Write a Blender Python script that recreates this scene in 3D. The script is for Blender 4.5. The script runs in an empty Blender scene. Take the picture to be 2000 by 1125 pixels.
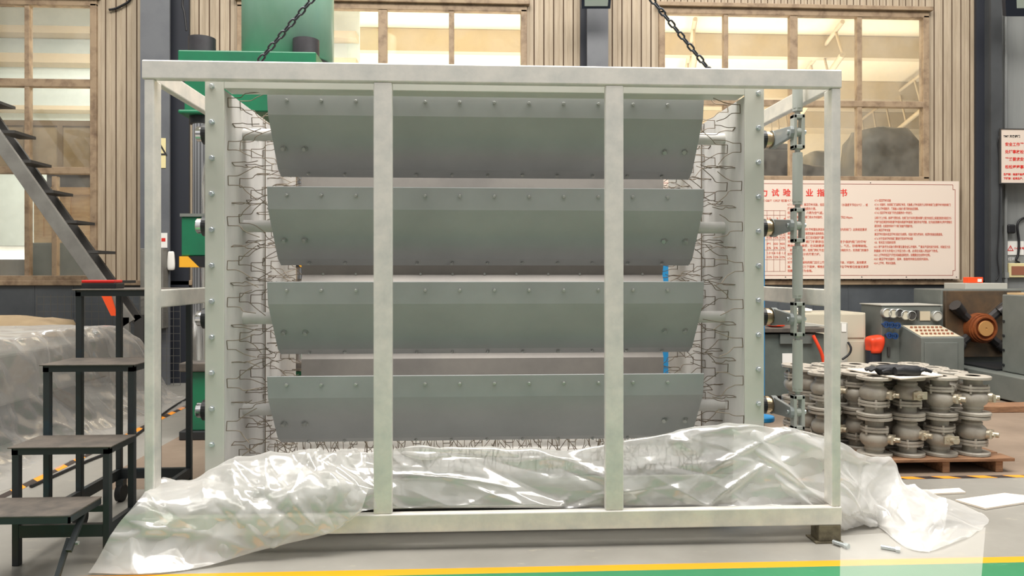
import bpy, math, random
from mathutils import Vector, Matrix, noise
random.seed(7)
C = bpy.context.scene.collection
PI = math.pi
# ------------------------------------------------------------------ camera
F, D, H, TH, HOR = 1450.0, 3.5, 1.3, math.radians(3.0), 535.0
CT, ST = math.cos(TH), math.sin(TH)
cam = bpy.data.cameras.new('camera'); co = bpy.data.objects.new('camera', cam); C.objects.link(co)
co.location = (0, -D, H); co.rotation_euler = (PI/2, 0, -TH)
cam.sensor_width = 36; cam.lens = 36*F/2000; cam.shift_y = -(562.5-HOR)/2000
cam.clip_start = .05; cam.clip_end = 200
bpy.context.scene.camera = co
# ------------------------------------------------------------------ light and exposure
def lin(c):
    return tuple((v/255/12.92 if v/255 <= .04045 else ((v/255+.055)/1.055)**2.4) for v in c)
vs = bpy.context.scene.view_settings
vs.view_transform = 'Standard'; vs.look = 'None'; vs.gamma = 1; vs.use_curve_mapping = False
vs.exposure = 0.5
w = bpy.data.worlds.new('world'); bpy.context.scene.world = w; w.use_nodes = True
wn = w.node_tree; bg = wn.nodes['Background']; bg.inputs[1].default_value = .62
wg = wn.nodes.new('ShaderNodeTexCoord'); wsx = wn.nodes.new('ShaderNodeSeparateXYZ'); wn.links.new(wg.outputs['Generated'], wsx.inputs[0])
wr_ = wn.nodes.new('ShaderNodeValToRGB'); wmr = wn.nodes.new('ShaderNodeMapRange'); wmr.inputs[1].default_value = -1
wn.links.new(wsx.outputs[2], wmr.inputs[0]); wn.links.new(wmr.outputs[0], wr_.inputs[0]); 
def wm_(op, a_, b_):
    k_ = wn.nodes.new('ShaderNodeMath'); k_.operation = op
    for i_, v_ in ((0, a_), (1, b_)):
        if hasattr(v_, 'links'): wn.links.new(v_, k_.inputs[i_])
        else: k_.inputs[i_].default_value = v_
    return k_.outputs[0]
# bright and dark bands added all around to streak reflections in the metal
az_ = wm_('SINE', wm_('MULTIPLY', wm_('ARCTAN2', wsx.outputs[1], wsx.outputs[0]), 9.0), 0)
bw_ = wm_('ADD', wm_('MULTIPLY', wm_('GREATER_THAN', az_, -.2), .75), .5)
vm_ = wn.nodes.new('ShaderNodeVectorMath'); vm_.operation = 'SCALE'
wn.links.new(wr_.outputs[0], vm_.inputs[0]); wn.links.new(bw_, vm_.inputs['Scale']); wn.links.new(vm_.outputs[0], bg.inputs[0])
wr_.color_ramp.elements[0].position = .45; wr_.color_ramp.elements[0].color = (.22, .21, .20, 1)
wr_.color_ramp.elements[1].position = .95; wr_.color_ramp.elements[1].color = (1.0, .99, .97, 1)
for q_, v_ in ((.55, .22), (.66, .7), (.72, .85)):
    e_ = wr_.color_ramp.elements.new(q_); e_.color = (v_, v_*.985, v_*.96, 1)
def area(name, loc, rot, sx, sy, power, col=(1, .96, .9)):
    l = bpy.data.lights.new(name, 'AREA'); l.shape = 'RECTANGLE'; l.size = sx; l.size_y = sy
    l.energy = power; l.color = col
    o = bpy.data.objects.new(name, l); C.objects.link(o); o.location = loc; o.rotation_euler = rot
    return o
area('overhead_fill', (0.5, -.5, 8.5), (0, 0, 0), 12, 4, 1250)  # unseen overhead area light, added for brightness and shading
area('overhead_fill_rear', (3.5, 3.0, 8.5), (0, 0, 0), 9, 2.5, 120)  # second unseen overhead light, added towards the back
area('bay_wall_fill', (5.0, 19.0, 2.6), (math.radians(75), 0, 0), 16, 2, 700, (1, .93, .82))  # unseen light added to brighten the far wall of the bay
area('bay_ceiling_fill', (1.0, 7.0, 1.2), (math.radians(150), 0, 0), 16, 1.5, 800, (1, .93, .8))  # unseen uplight added to brighten the bay ceiling
area('bay_left_fill', (-4.8, 7.6, 5.2), (math.radians(25), 0, 0), 4, 1.5, 300, (.97, .98, 1))  # added to brighten what stands behind the left window
area('bay_far_fill', (1.0, 15.0, 1.5), (math.radians(180), 0, 0), 18, 5, 1500, (1, .95, .85))  # unseen uplight added for the deeper part of the bay ceiling
# ------------------------------------------------------------------ pixel -> place helpers (for laying out from the photograph)
def ray(px, py):
    a = (px-1000)/F
    return a*CT+ST, CT-a*ST, (HOR-py)/F
def P(px, py, Y):
    dx, dy, b = ray(px, py); t = (Y+D)/dy
    return Vector((t*dx, Y, H+t*b))
def X(px, Y): return P(px, 535, Y).x
def Z(px, py, Y): return P(px, py, Y).z
def PH(px, py, z=0.0):
    dx, dy, b = ray(px, py); t = (z-H)/b
    return Vector((t*dx, t*dy-D, z))
# ------------------------------------------------------------------ materials
def nt(name):
    m = bpy.data.materials.new(name); m.use_nodes = True
    n = m.node_tree; b = n.nodes['Principled BSDF']
    return m, n, b
def mix_rgb(n, fac, a, b, blend='MIX'):
    x = n.nodes.new('ShaderNodeMix'); x.data_type = 'RGBA'; x.blend_type = blend
    for i, v in ((0, fac), (6, a), (7, b)):
        if hasattr(v, 'links'): n.links.new(v, x.inputs[i])
        elif i == 0: x.inputs[0].default_value = v
        else: x.inputs[i].default_value = (*v, 1)
    return x.outputs[2]
def noise_tex(n, scale, detail=4, vec=(1, 1, 1), rough=.6):
    tc = n.nodes.new('ShaderNodeNewGeometry'); mp = n.nodes.new('ShaderNodeMapping')
    mp.inputs['Scale'].default_value = vec
    n.links.new(tc.outputs['Position'], mp.inputs[0])
    t = n.nodes.new('ShaderNodeTexNoise'); t.inputs['Scale'].default_value = scale
    t.inputs['Detail'].default_value = detail; t.inputs['Roughness'].default_value = rough
    n.links.new(mp.outputs[0], t.inputs[0]); return t.outputs[0]
def ramp(n, v, lo, hi):
    r = n.nodes.new('ShaderNodeMapRange'); n.links.new(v, r.inputs[0])
    r.inputs[1].default_value = lo; r.inputs[2].default_value = hi; r.clamp = True
    return r.outputs[0]
def mat(name, c, rough=.6, metal=0, c2=None, scale=6, vec=(1, 1, 1), lo=.4, hi=.7, bump=0, bscale=60, spec=.5, rvar=0):
    m, n, b = nt(name)
    b.inputs['Roughness'].default_value = rough; b.inputs['Metallic'].default_value = metal
    b.inputs['Specular IOR Level'].default_value = spec
    c = lin(c)
    if c2:
        v = ramp(n, noise_tex(n, scale, 5, vec), lo, hi)
        n.links.new(mix_rgb(n, v, c, lin(c2)), b.inputs['Base Color'])
        if rvar:
            r = n.nodes.new('ShaderNodeMapRange'); n.links.new(v, r.inputs[0])
            r.inputs[3].default_value = rough; r.inputs[4].default_value = rough+rvar
            n.links.new(r.outputs[0], b.inputs['Roughness'])
    else: b.inputs['Base Color'].default_value = (*c, 1)
    if bump:
        bp = n.nodes.new('ShaderNodeBump'); bp.inputs['Strength'].default_value = bump; bp.inputs['Distance'].default_value = .004
        n.links.new(noise_tex(n, bscale, 3), bp.inputs['Height']); n.links.new(bp.outputs[0], b.inputs['Normal'])
    return m
M = {}
M['galv'] = mat('galvanised_steel', (236, 231, 223), .42, .4, (206, 205, 200), 7, (1, 1, 1), .36, .72, .1, 40, rvar=.15)
M['weld'] = mat('weathered_foot_steel', (120, 112, 92), .6, .4, (70, 64, 52), 18)
M['blade'] = mat('blade_grey_paint', (170, 172, 172), .5, 0, (158, 160, 160), 2.5, (1, 1, 1), .35, .7)
M['blade2'] = mat('rear_blade_primer', (150, 145, 139), .6, 0, (134, 130, 126), 3)
M['flange'] = mat('flange_paint', (198, 198, 189), .45, 0, (187, 188, 178), 2)
M['inner'] = mat('housing_primer', (214, 212, 208), .6, 0, (190, 188, 186), 3, (1, 1, .4))
M['wire'] = mat('anchor_wire', (128, 116, 100), .4, .5)
M['zinc'] = mat('zinc_bolt', (205, 212, 214), .3, .85)
M['dull'] = mat('dull_bolt', (178, 180, 176), .4, .6)
M['black'] = mat('black_casting', (34, 36, 38), .45)
M['chrome'] = mat('polished_steel', (225, 225, 225), .12, 1)
M['bronze'] = mat('shaft_collar', (190, 170, 140), .3, .9)
M['lever'] = mat('lever_grey_paint', (140, 146, 146), .45)
M['rod'] = mat('rod_grey_paint', (172, 176, 170), .4)
M['chain'] = mat('chain_steel', (70, 72, 76), .35, .85)
M['clad'] = mat('beige_cladding', (180, 164, 142), .6, 0, (150, 134, 113), 3.0, (6, 6, .5), .35, .75)
M['cladgroove'] = mat('cladding_groove', (96, 76, 58), .8)
M['winframe'] = mat('old_window_paint', (156, 134, 108), .6, 0, (98, 76, 58), 7, (1, 1, 1), .45, .75)
M['darkwall'] = mat('dark_wall_paint', (84, 88, 92), .55, 0, (66, 70, 74), 1.5)
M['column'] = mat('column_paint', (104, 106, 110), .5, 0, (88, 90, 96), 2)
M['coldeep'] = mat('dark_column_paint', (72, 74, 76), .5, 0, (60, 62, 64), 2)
M['coldark'] = mat('dark_blue_grey', (36, 39, 48), .6)  # dark tone behind the column faces, also on other dark things
M['pressgreen'] = mat('press_green', (22, 112, 76), .4, 0, (30, 96, 70), 3)
M['cylgreen'] = mat('cylinder_green', (172, 216, 196), .25, 0, (150, 200, 176), 2, (1, 1, .4))
M['nut'] = mat('dark_nut', (52, 50, 54), .5, 0, (38, 36, 40), 8)
M['stair'] = mat('stair_grey', (124, 122, 116), .5, 0, (106, 103, 98), 4)
M['stairdark'] = mat('stair_dark', (62, 60, 58), .6)
M['steps'] = mat('steps_black_paint', (40, 44, 46), .5, 0, (30, 58, 70), 4, (1, 1, 1), .55, .7)
M['tread'] = mat('worn_tread', (92, 84, 76), .7, 0, (64, 60, 56), 8, bump=.3, bscale=90)
M['rubber'] = mat('black_rubber', (26, 26, 27), .7)
M['red'] = mat('red_plastic', (214, 40, 34), .35)
M['orange'] = mat('orange_plastic', (240, 82, 30), .5)
M['valve'] = mat('valve_grey_paint', (166, 160, 149), .42, 0, (138, 131, 121), 9, (1, 1, 1), .45, .75)
M['valvemetal'] = mat('valve_bare_metal', (190, 180, 160), .35, .6)
M['pallet'] = mat('pallet_wood', (150, 112, 82), .8, 0, (104, 74, 52), 8, (1, 6, 6))
M['ply'] = mat('pale_board', (236, 226, 212), .7, 0, (224, 210, 192), 4)
M['glove'] = mat('black_glove', (24, 25, 30), .6, bump=.5, bscale=50)
M['machine'] = mat('machine_grey', (112, 116, 111), .45, 0, (96, 101, 97), 2.5)
M['machinetop'] = mat('machine_top', (186, 184, 174), .5)
M['rustplate'] = mat('chuck_plate', (88, 82, 74), .35, .5, (140, 112, 84), 3, (1, 1, 1), .35, .7)
M['rust'] = mat('rusty_disc', (150, 84, 44), .5, .2, (112, 58, 30), 10)
M['rustface'] = mat('rusty_disc_face', (200, 150, 92), .55, .2)
M['jaw'] = mat('jaw_steel', (64, 62, 62), .4, .5)
M['blue'] = mat('blue_paint', (32, 128, 182), .45)
M['beige'] = mat('beige_cabinet', (196, 188, 168), .5)
M['panel'] = mat('tank_green_grey', (98, 106, 100), .5, 0, (82, 90, 86), 3)
M['white'] = mat('white_plate', (220, 204, 190), .5)
M['paper'] = mat('paper_white', (236, 234, 228), .7)
M['redink'] = mat('red_lettering', (214, 44, 34), .6)
M['brickink'] = mat('small_red_lettering', (198, 96, 74), .6)
M['blackink'] = mat('black_lettering', (40, 38, 38), .6)
M['whiteink'] = mat('white_lettering', (225, 225, 225), .6)
M['frame_line'] = mat('sign_border_line', (150, 78, 66), .6)
M['wood'] = mat('crate_wood', (214, 184, 140), .7, 0, (194, 160, 118), 5, (1, 1, 6))
M['board'] = mat('tan_board', (168, 146, 114), .6, 0, (150, 128, 98), 3)
M['boardrib'] = mat('tan_board_rib', (132, 110, 84), .6)
M['cream'] = mat('cream_bay_paint', (238, 224, 196), .8)
M['creamdark'] = mat('cream_bay_beam', (190, 174, 146), .8)
M['palewall'] = mat('pale_bay_wall', (214, 224, 218), .8)
M['tarp'] = mat('grey_tarp', (84, 78, 64), .4, 0, (56, 52, 43), 3)
M['darkobj'] = mat('dark_machine', (42, 35, 28), .5)
M['hose'] = mat('orange_hose', (232, 70, 36), .45)
M['cable'] = mat('black_cable', (20, 20, 24), .5)
M['meshwire'] = mat('mesh_wire', (112, 110, 104), .5, .5)
M['lampglass'] = mat('lamp_glass', (190, 204, 196), .2)
M['lamp'] = mat('lamp_housing', (28, 36, 52), .4)
M['yellow'] = mat('yellow_paint', (250, 186, 16), .5, 0, (236, 170, 14), 6)
M['wall_grey'] = mat('grey_panel_wall', (150, 152, 150), .4, .2, (132, 134, 134), 1.5, (3, 1, .3))
M['brownplate'] = mat('brown_switch_plate', (150, 96, 72), .6)
M['ivory'] = mat('ivory_plastic', (226, 212, 160), .5)
M['dial'] = mat('gauge_face', (206, 200, 180), .4)
M['bluevalve'] = mat('blue_handwheel', (34, 64, 110), .4)
M['keys'] = mat('key_panel', (196, 184, 160), .5)
def stripes(name, ca, cb, scale, axis):
    m, n, b = nt(name); b.inputs['Roughness'].default_value = .55
    g = n.nodes.new('ShaderNodeNewGeometry'); s = n.nodes.new('ShaderNodeSeparateXYZ'); n.links.new(g.outputs['Position'], s.inputs[0])
    def math_(op, a, bb):
        k = n.nodes.new('ShaderNodeMath'); k.operation = op
        for i, v in ((0, a), (1, bb)):
            if hasattr(v, 'links'): n.links.new(v, k.inputs[i])
            else: k.inputs[i].default_value = v
        return k.outputs[0]
    u = math_('ADD', s.outputs[axis[0]], s.outputs[axis[1]])
    u = math_('FRACT', math_('MULTIPLY', u, scale), 0)
    n.links.new(mix_rgb(n, math_('GREATER_THAN', u, .5), lin(ca), lin(cb)), b.inputs['Base Color'])
    return m
M['hazfloor'] = stripes('orange_black_tape', (240, 150, 40), (52, 42, 38), 4.2, (0, 1))
M['hazpress'] = stripes('yellow_black_band', (236, 172, 40), (22, 22, 26), 3.2, (0, 2))
def floor_mat(name, c, c2, c3, rough, spec=.5):
    m, n, b = nt(name); b.inputs['Specular IOR Level'].default_value = spec
    v = ramp(n, noise_tex(n, 1.3, 6), .35, .7)
    base = mix_rgb(n, v, lin(c), lin(c2))
    sc = ramp(n, noise_tex(n, 5, 8, (1, 3, 1), .75), .6, .72)
    n.links.new(mix_rgb(n, sc, base, lin(c3)), b.inputs['Base Color'])
    r = n.nodes.new('ShaderNodeMapRange'); n.links.new(noise_tex(n, 7, 5), r.inputs[0])
    r.inputs[3].default_value = rough-.08; r.inputs[4].default_value = rough+.12
    n.links.new(r.outputs[0], b.inputs['Roughness'])
    return m
M['floorgrey'] = floor_mat('grey_floor_paint', (150, 147, 140), (132, 129, 122), (176, 169, 152), .34)
M['floorbrown'] = floor_mat('brown_concrete', (138, 121, 105), (112, 97, 83), (152, 136, 120), .6)
M['floorgreen'] = floor_mat('green_floor_paint', (48, 126, 84), (42, 116, 76), (92, 148, 114), .4)
M['flooryellow'] = floor_mat('yellow_line_paint', (228, 152, 8), (222, 146, 8), (210, 146, 30), .45)
def glass():
    m = bpy.data.materials.new('window_glass'); m.use_nodes = True; n = m.node_tree
    n.nodes.remove(n.nodes['Principled BSDF']); out = n.nodes['Material Output']
    t = n.nodes.new('ShaderNodeBsdfTransparent'); t.inputs[0].default_value = (.96, .96, .93, 1)
    g = n.nodes.new('ShaderNodeBsdfGlossy'); g.inputs['Roughness'].default_value = .04
    d = n.nodes.new('ShaderNodeBsdfDiffuse'); d.inputs[0].default_value = (.8, .76, .68, 1)
    a = n.nodes.new('ShaderNodeMixShader'); a.inputs[0].default_value = .09
    n.links.new(t.outputs[0], a.inputs[1]); n.links.new(g.outputs[0], a.inputs[2])
    s = n.nodes.new('ShaderNodeMixShader'); n.links.new(ramp(n, noise_tex(n, 2.2, 6), .35, 4.0), s.inputs[0])
    n.links.new(a.outputs[0], s.inputs[1]); n.links.new(d.outputs[0], s.inputs[2])
    n.links.new(s.outputs[0], out.inputs[0]); return m
M['glass'] = glass()
def film(name, clear, gloss, tint=(.93, .91, .87), bump=.35):
    m = bpy.data.materials.new(name); m.use_nodes = True; n = m.node_tree
    n.nodes.remove(n.nodes['Principled BSDF']); out = n.nodes['Material Output']
    t = n.nodes.new('ShaderNodeBsdfTransparent'); t.inputs[0].default_value = (.97, .97, .96, 1)
    d = n.nodes.new('ShaderNodeBsdfDiffuse'); d.inputs[0].default_value = (*tint, 1)
    tr = n.nodes.new('ShaderNodeBsdfTranslucent'); tr.inputs[0].default_value = (*tint, 1)
    g = n.nodes.new('ShaderNodeBsdfGlossy'); g.inputs['Roughness'].default_value = .15
    bp = n.nodes.new('ShaderNodeBump'); bp.inputs['Strength'].default_value = bump; bp.inputs['Distance'].default_value = .03
    n.links.new(noise_tex(n, 9, 3, (1, 1, 1), .5), bp.inputs['Height']); n.links.new(bp.outputs[0], g.inputs['Normal'])
    a = n.nodes.new('ShaderNodeMixShader'); a.inputs[0].default_value = .45
    n.links.new(d.outputs[0], a.inputs[1]); n.links.new(tr.outputs[0], a.inputs[2])
    b = n.nodes.new('ShaderNodeMixShader'); b.inputs[0].default_value = gloss
    n.links.new(a.outputs[0], b.inputs[1]); n.links.new(g.outputs[0], b.inputs[2])
    c = n.nodes.new('ShaderNodeMixShader')
    lw = n.nodes.new('ShaderNodeLayerWeight'); lw.inputs[0].default_value = .5
    r = n.nodes.new('ShaderNodeMapRange'); n.links.new(lw.outputs['Facing'], r.inputs[0])
    r.inputs[3].default_value = 1-clear; r.inputs[4].default_value = min(1, 1-clear+.3)
    n.links.new(r.outputs[0], c.inputs[0])
    n.links.new(t.outputs[0], c.inputs[1]); n.links.new(b.outputs[0], c.inputs[2])
    n.links.new(c.outputs[0], out.inputs[0]); return m
M['film'] = film('clear_plastic_film', .56, .26, (.97, .955, .93), .1)
M['filmwhite'] = film('dense_overexposed_film', .3, .14, (.98, .97, .955), .1)  # denser folded layer, with overexposed white put into its colour
M['filmflat'] = film('flat_plastic_film', .82, .12, bump=.05)
M['wrap'] = film('cloudy_wrap_film', .66, .5, (.86, .84, .81), .12)
# ------------------------------------------------------------------ geometry helpers
class MB:
    def __init__(s): s.v = []; s.f = []; s.mi = []; s.cur = 0; s.sm = []
    def add(s, vs, fs, smooth=False):
        o = len(s.v); s.v += [Vector(v) for v in vs]
        for f in fs: s.f.append([i+o for i in f]); s.mi.append(s.cur); s.sm.append(smooth)
        return s
    def box(s, a, b):
        (x0, y0, z0), (x1, y1, z1) = a, b
        x0, x1 = sorted((x0, x1)); y0, y1 = sorted((y0, y1)); z0, z1 = sorted((z0, z1))
        return s.add([(x0,y0,z0),(x1,y0,z0),(x1,y1,z0),(x0,y1,z0),(x0,y0,z1),(x1,y0,z1),(x1,y1,z1),(x0,y1,z1)],
              [(0,3,2,1),(4,5,6,7),(0,1,5,4),(1,2,6,5),(2,3,7,6),(3,0,4,7)])
    def prism(s, poly, axis, a, b):
        # poly: 2D points in the plane normal to axis (cyclic order of remaining axes)
        def mk(p, t):
            if axis == 0: return (t, p[0], p[1])
            if axis == 1: return (p[0], t, p[1])
            return (p[0], p[1], t)
        n = len(poly)
        vs = [mk(p, a) for p in poly]+[mk(p, b) for p in poly]
        fs = [tuple(range(n)), tuple(range(2*n-1, n-1, -1))]+[(i, i+n, (i+1) % n+n, (i+1) % n) for i in range(n)]
        return s.add(vs, fs)
    def tube(s, pts, r, n=8, cap=True, closed=False, smooth=True):
        pts = [Vector(p) for p in pts]; k = len(pts)
        rs = r if isinstance(r, (list, tuple)) else [r]*k
        rings = []; prev = None
        for i in range(k):
            a = pts[(i-1) % k] if (closed or i > 0) else pts[i]; b = pts[(i+1) % k] if (closed or i < k-1) else pts[i]
            t = (b-a).normalized()
            if prev is None:
                u = t.orthogonal().normalized()
            else:
                u = (prev-t*prev.dot(t))
                u = u.normalized() if u.length > 1e-6 else t.orthogonal().normalized()
            prev = u; v = t.cross(u)
            rings.append([pts[i]+(u*math.cos(2*PI*j/n)+v*math.sin(2*PI*j/n))*rs[i] for j in range(n)])
        vs = [p for q in rings for p in q]; fs = []
        for i in range(k if closed else k-1):
            for j in range(n):
                i2 = (i+1) % k
                fs.append((i*n+j, i*n+(j+1) % n, i2*n+(j+1) % n, i2*n+j))
        s.add(vs, fs, smooth)
        if cap and not closed:
            s.add(rings[0], [tuple(range(n-1, -1, -1))]); s.add(rings[-1], [tuple(range(n))])
        return s
    def cyl(s, a, b, r, n=20, r2=None): return s.tube([a, b], [r, r if r2 is None else r2], n)
    def lathe(s, prof, c, axis=2, n=28, sharp=True):
        # prof: (radius, along) list, open; c centre
        c = Vector(c); vs = []; fs = []
        for (r, h) in prof:
            for j in range(n):
                a = 2*PI*j/n; p = (r*math.cos(a), r*math.sin(a))
                q = {2: (p[0], p[1], h), 0: (h, p[0], p[1]), 1: (p[0], h, p[1])}[axis]
                vs.append(c+Vector(q))
        for i in range(len(prof)-1):
            for j in range(n): fs.append((i*n+j, i*n+(j+1) % n, (i+1)*n+(j+1) % n, (i+1)*n+j))
        return s.add(vs, fs, not sharp)
    def build(s, name, m, parent=None, bevel=0, org=None, auto=False):
        me = bpy.data.meshes.new(name)
        off = Vector((0, 0, 0))
        r = parent
        base = Vector((0, 0, 0))
        while r is not None: base += r.location; r = r.parent
        loc = Vector(org) if org is not None else base.copy()
        me.from_pydata([tuple(v-loc) for v in s.v], [], s.f)
        ms = m if isinstance(m, list) else [m]
        for q in ms: me.materials.append(M[q])
        me.polygons.foreach_set('material_index', s.mi); me.polygons.foreach_set('use_smooth', s.sm)
        me.validate(); me.update()
        o = bpy.data.objects.new(name, me); C.objects.link(o)
        o.location = loc-base; o.parent = parent
        if bevel:
            b = o.modifiers.new('bevel', 'BEVEL'); b.width = bevel; b.segments = 2; b.limit_method = 'ANGLE'; b.angle_limit = math.radians(40)
        return o
def tag(o, label, cat, group=None, kind=None):
    o['label'] = label; o['category'] = cat
    if group: o['group'] = group
    if kind: o['kind'] = kind
    return o
def struct(o): o['kind'] = 'structure'; return o
def thing(name, loc, label, cat, group=None):
    o = bpy.data.objects.new(name, None); C.objects.link(o); o.location = loc; o.empty_display_size = .1
    return tag(o, label, cat, group)
def inst(src, loc, parent, rot=None, scale=None, name=None):
    # copy of a part mesh, world location -> child of parent
    o = src.copy(); C.objects.link(o); o.parent = parent
    base = Vector((0, 0, 0)); r = parent
    while r is not None: base += r.location; r = r.parent
    o.location = Vector(loc)-base
    if rot is not None: o.rotation_euler = rot
    if scale is not None: o.scale = scale
    return o
def text(s, size, loc, m, parent, name='lettering', spacing=1.0, align='LEFT', bold=0.0, width=None):
    cu = bpy.data.curves.new(name, 'FONT'); cu.body = s; cu.size = size; cu.space_character = spacing
    cu.align_x = align; cu.offset = bold; cu.resolution_u = 2
    t = bpy.data.objects.new(name, cu); C.objects.link(t)
    dg = bpy.context.evaluated_depsgraph_get(); dg.update()
    me = bpy.data.meshes.new_from_object(t.evaluated_get(dg))
    bpy.data.objects.remove(t); bpy.data.curves.remove(cu)
    sx = 1.0
    if width and len(me.vertices):
        xs = [v.co.x for v in me.vertices]; sx = width/(max(xs)-min(xs))
    for v in me.vertices: v.co = Vector((v.co.x*sx, 0, v.co.y))
    me.materials.clear(); me.materials.append(M[m]); me.update()
    o = bpy.data.objects.new(name, me); C.objects.link(o)
    base = Vector((0, 0, 0)); r = parent
    while r is not None: base += r.location; r = r.parent
    o.location = Vector(loc)-base; o.parent = parent
    return o
def cr(p0, p1, p2, p3, t):
    return .5*((2*p1)+(p2-p0)*t+(2*p0-5*p1+4*p2-p3)*t*t+(3*p1-p0-3*p2+p3)*t*t*t)
def spline(pts, per):
    pts = [Vector(p) for p in pts]; out = []
    n = len(pts)
    for i in range(n-1):
        a, b, c, d = pts[max(i-1, 0)], pts[i], pts[i+1], pts[min(i+2, n-1)]
        for k in range(per): out.append(cr(a, b, c, d, k/per))
    out.append(pts[-1]); return out
# ================================================================== SETTING
YW = 5.6
b = MB()
YL0, YL1 = PH(1000, 1119).y, PH(1000, 1107.5).y      # yellow line
YT = 1.09                                                # edge between grey paint and brown concrete
XT = -2.35
def quad(b, x0, x1, y0, y1, mi):
    b.cur = mi; b.add([(x0, y0, 0), (x1, y0, 0), (x1, y1, 0), (x0, y1, 0)], [(0, 1, 2, 3)])
quad(b, -14, 14, -14, YL0-1.16, 2); quad(b, -14, 14, YL0-1.16, YL0-1.1, 1); quad(b, -14, 14, YL0-1.1, YL0, 0); quad(b, -14, 14, YL0, YL1, 1)
quad(b, -14, 14, YL1, YT, 2); quad(b, -14, XT, YT, YW+.1, 2); quad(b, XT, 14, YT, YW+.1, 3)
quad(b, -14, 14, YW+.1, 26, 3)
struct(b.build('floor', ['floorgreen', 'flooryellow', 'floorgrey', 'floorbrown']))
# back wall : ribbed cladding with window openings
def win(px0, px1, py0, py1): return (X(px0, YW), X(px1, YW), Z((px0+px1)/2, py1, YW), Z((px0+px1)/2, py0, YW))
WL = (X(-150, YW), X(187, YW), Z(100, 543, YW), Z(100, 8, YW))
WM = win(470, 1024, 16, 350)
WR = win(1290, 1806, 28, 349)
ZB, ZT = Z(1000, 556, YW), 5.6
def clad(b, x0, x1, z0, z1, pitch=.118):
    n = max(1, round((x1-x0)/pitch)); p = (x1-x0)/n
    for i in range(n):
        a = x0+i*p; g = p*.05
        prof = [(a, YW), (a+g, YW-.012), (a+p*.42, YW-.012), (a+p*.46, YW-.006), (a+p*.54, YW-.006), (a+p*.58, YW-.012), (a+p-g*1.5, YW-.012), (a+p, YW)]
        for j in range(len(prof)-1):
            b.cur = 1 if j in (0, 6) else 0
            (xa, ya), (xb, yb) = prof[j], prof[j+1]
            b.add([(xa, ya, z0), (xb, yb, z0), (xb, yb, z1), (xa, ya, z1)], [(0, 1, 2, 3)])
    b.cur = 0
    b.box((x0, YW+.001, z0), (x1, YW+.08, z1))
COLS = [(X(274, YW-.1), X(358, YW-.1)), (X(1137, YW-.1), X(1188, YW-.1)), (X(1922, YW-.1), X(1968, YW-.1))]
b = MB()
xs = [-7.5, WL[0], WL[1], WM[0], WM[1], WR[0], WR[1], X(1945, YW)]
for i in range(0, 8, 2): clad(b, xs[i], xs[i+1], ZB, ZT)
for q in (WL, WM, WR):
    clad(b, q[0], q[1], q[3], ZT, .085)
    if q[2]-ZB > .05: clad(b, q[0], q[1], ZB, q[2])
struct(b.build('wall_back', ['clad', 'cladgroove']))
b = MB(); b.box((-7.5, YW-.02, 0), (X(1945, YW), YW+.08, ZB))
x = -7.0
while x < 5: b.box((x, YW-.026, 0), (x+.012, YW-.02, ZB)); x += .45
struct(b.build('wall_back_lower', 'darkwall'))
b = MB(); b.box((-7.5, YW-.06, ZB-.005), (X(1930, YW), YW+.02, ZB+.055)); struct(b.build('trim_1', 'winframe', bevel=.008))
b = MB(); b.box((X(1945, YW), YW, 0), (11, YW+.08, ZT)); struct(b.build('wall_right', 'wall_grey'))
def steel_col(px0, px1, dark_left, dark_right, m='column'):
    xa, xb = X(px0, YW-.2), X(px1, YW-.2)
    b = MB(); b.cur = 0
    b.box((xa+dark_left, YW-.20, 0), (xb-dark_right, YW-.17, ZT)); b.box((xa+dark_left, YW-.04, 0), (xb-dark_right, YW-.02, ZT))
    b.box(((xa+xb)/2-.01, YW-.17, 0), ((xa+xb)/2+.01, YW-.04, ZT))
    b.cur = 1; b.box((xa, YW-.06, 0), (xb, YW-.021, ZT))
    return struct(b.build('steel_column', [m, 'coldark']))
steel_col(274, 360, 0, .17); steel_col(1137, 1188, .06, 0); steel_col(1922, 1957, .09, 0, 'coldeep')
def window(name, q, vs, hs, mid=None):
    # vs: vertical bars (centre px, width px); hs: horizontal bars (centre py, height px, x0 index or None)
    x0, x1, z0, z1 = q; b = MB(); t = .075
    ya, yb = YW-.05, YW+.05
    b.box((x0-.03, ya, z0-.06), (x1+.03, yb, z0+.03)); b.box((x0-.03, ya, z1-.03), (x1+.03, yb, z1+.06))
    b.box((x0-.03, ya, z0), (x0+.045, yb, z1)); b.box((x1-.045, ya, z0), (x1+.03, yb, z1))
    b.box((x0-.06, YW-.09, z1+.05), (x1+.06, yb, z1+.1))
    s = 6.28e-3
    for c, wd, pa, pb in vs:
        xc = X(c, YW); b.box((xc-wd*s/2, ya+.01, max(z0, Z(c, pb, YW))), (xc+wd*s/2, yb-.01, min(z1, Z(c, pa, YW))))
    for c, wd in hs:
        zc = Z((x0+x1)/2*0+1000, c, YW); b.box((x0, ya+.005, zc-wd*s/2), (x1, yb-.005, zc+wd*s/2))
    o = struct(b.build(name, 'winframe', bevel=.006))
    return o
wl = window('window_1', WL, [(56, 9, 0, 560), (109, 9, 345, 560), (-70, 9, 0, 560)], [(175, 15), (340, 13)])
wm = window('window_2', WM, [(600, 20, 0, 360), (748, 17, 0, 360), (882, 10, 0, 360)], [(186, 12)])
wr = window('window_3', WR, [(1416, 9, 0, 360), (1548, 16, 0, 360), (1676, 10, 0, 360)], [(196, 12)])
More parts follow.
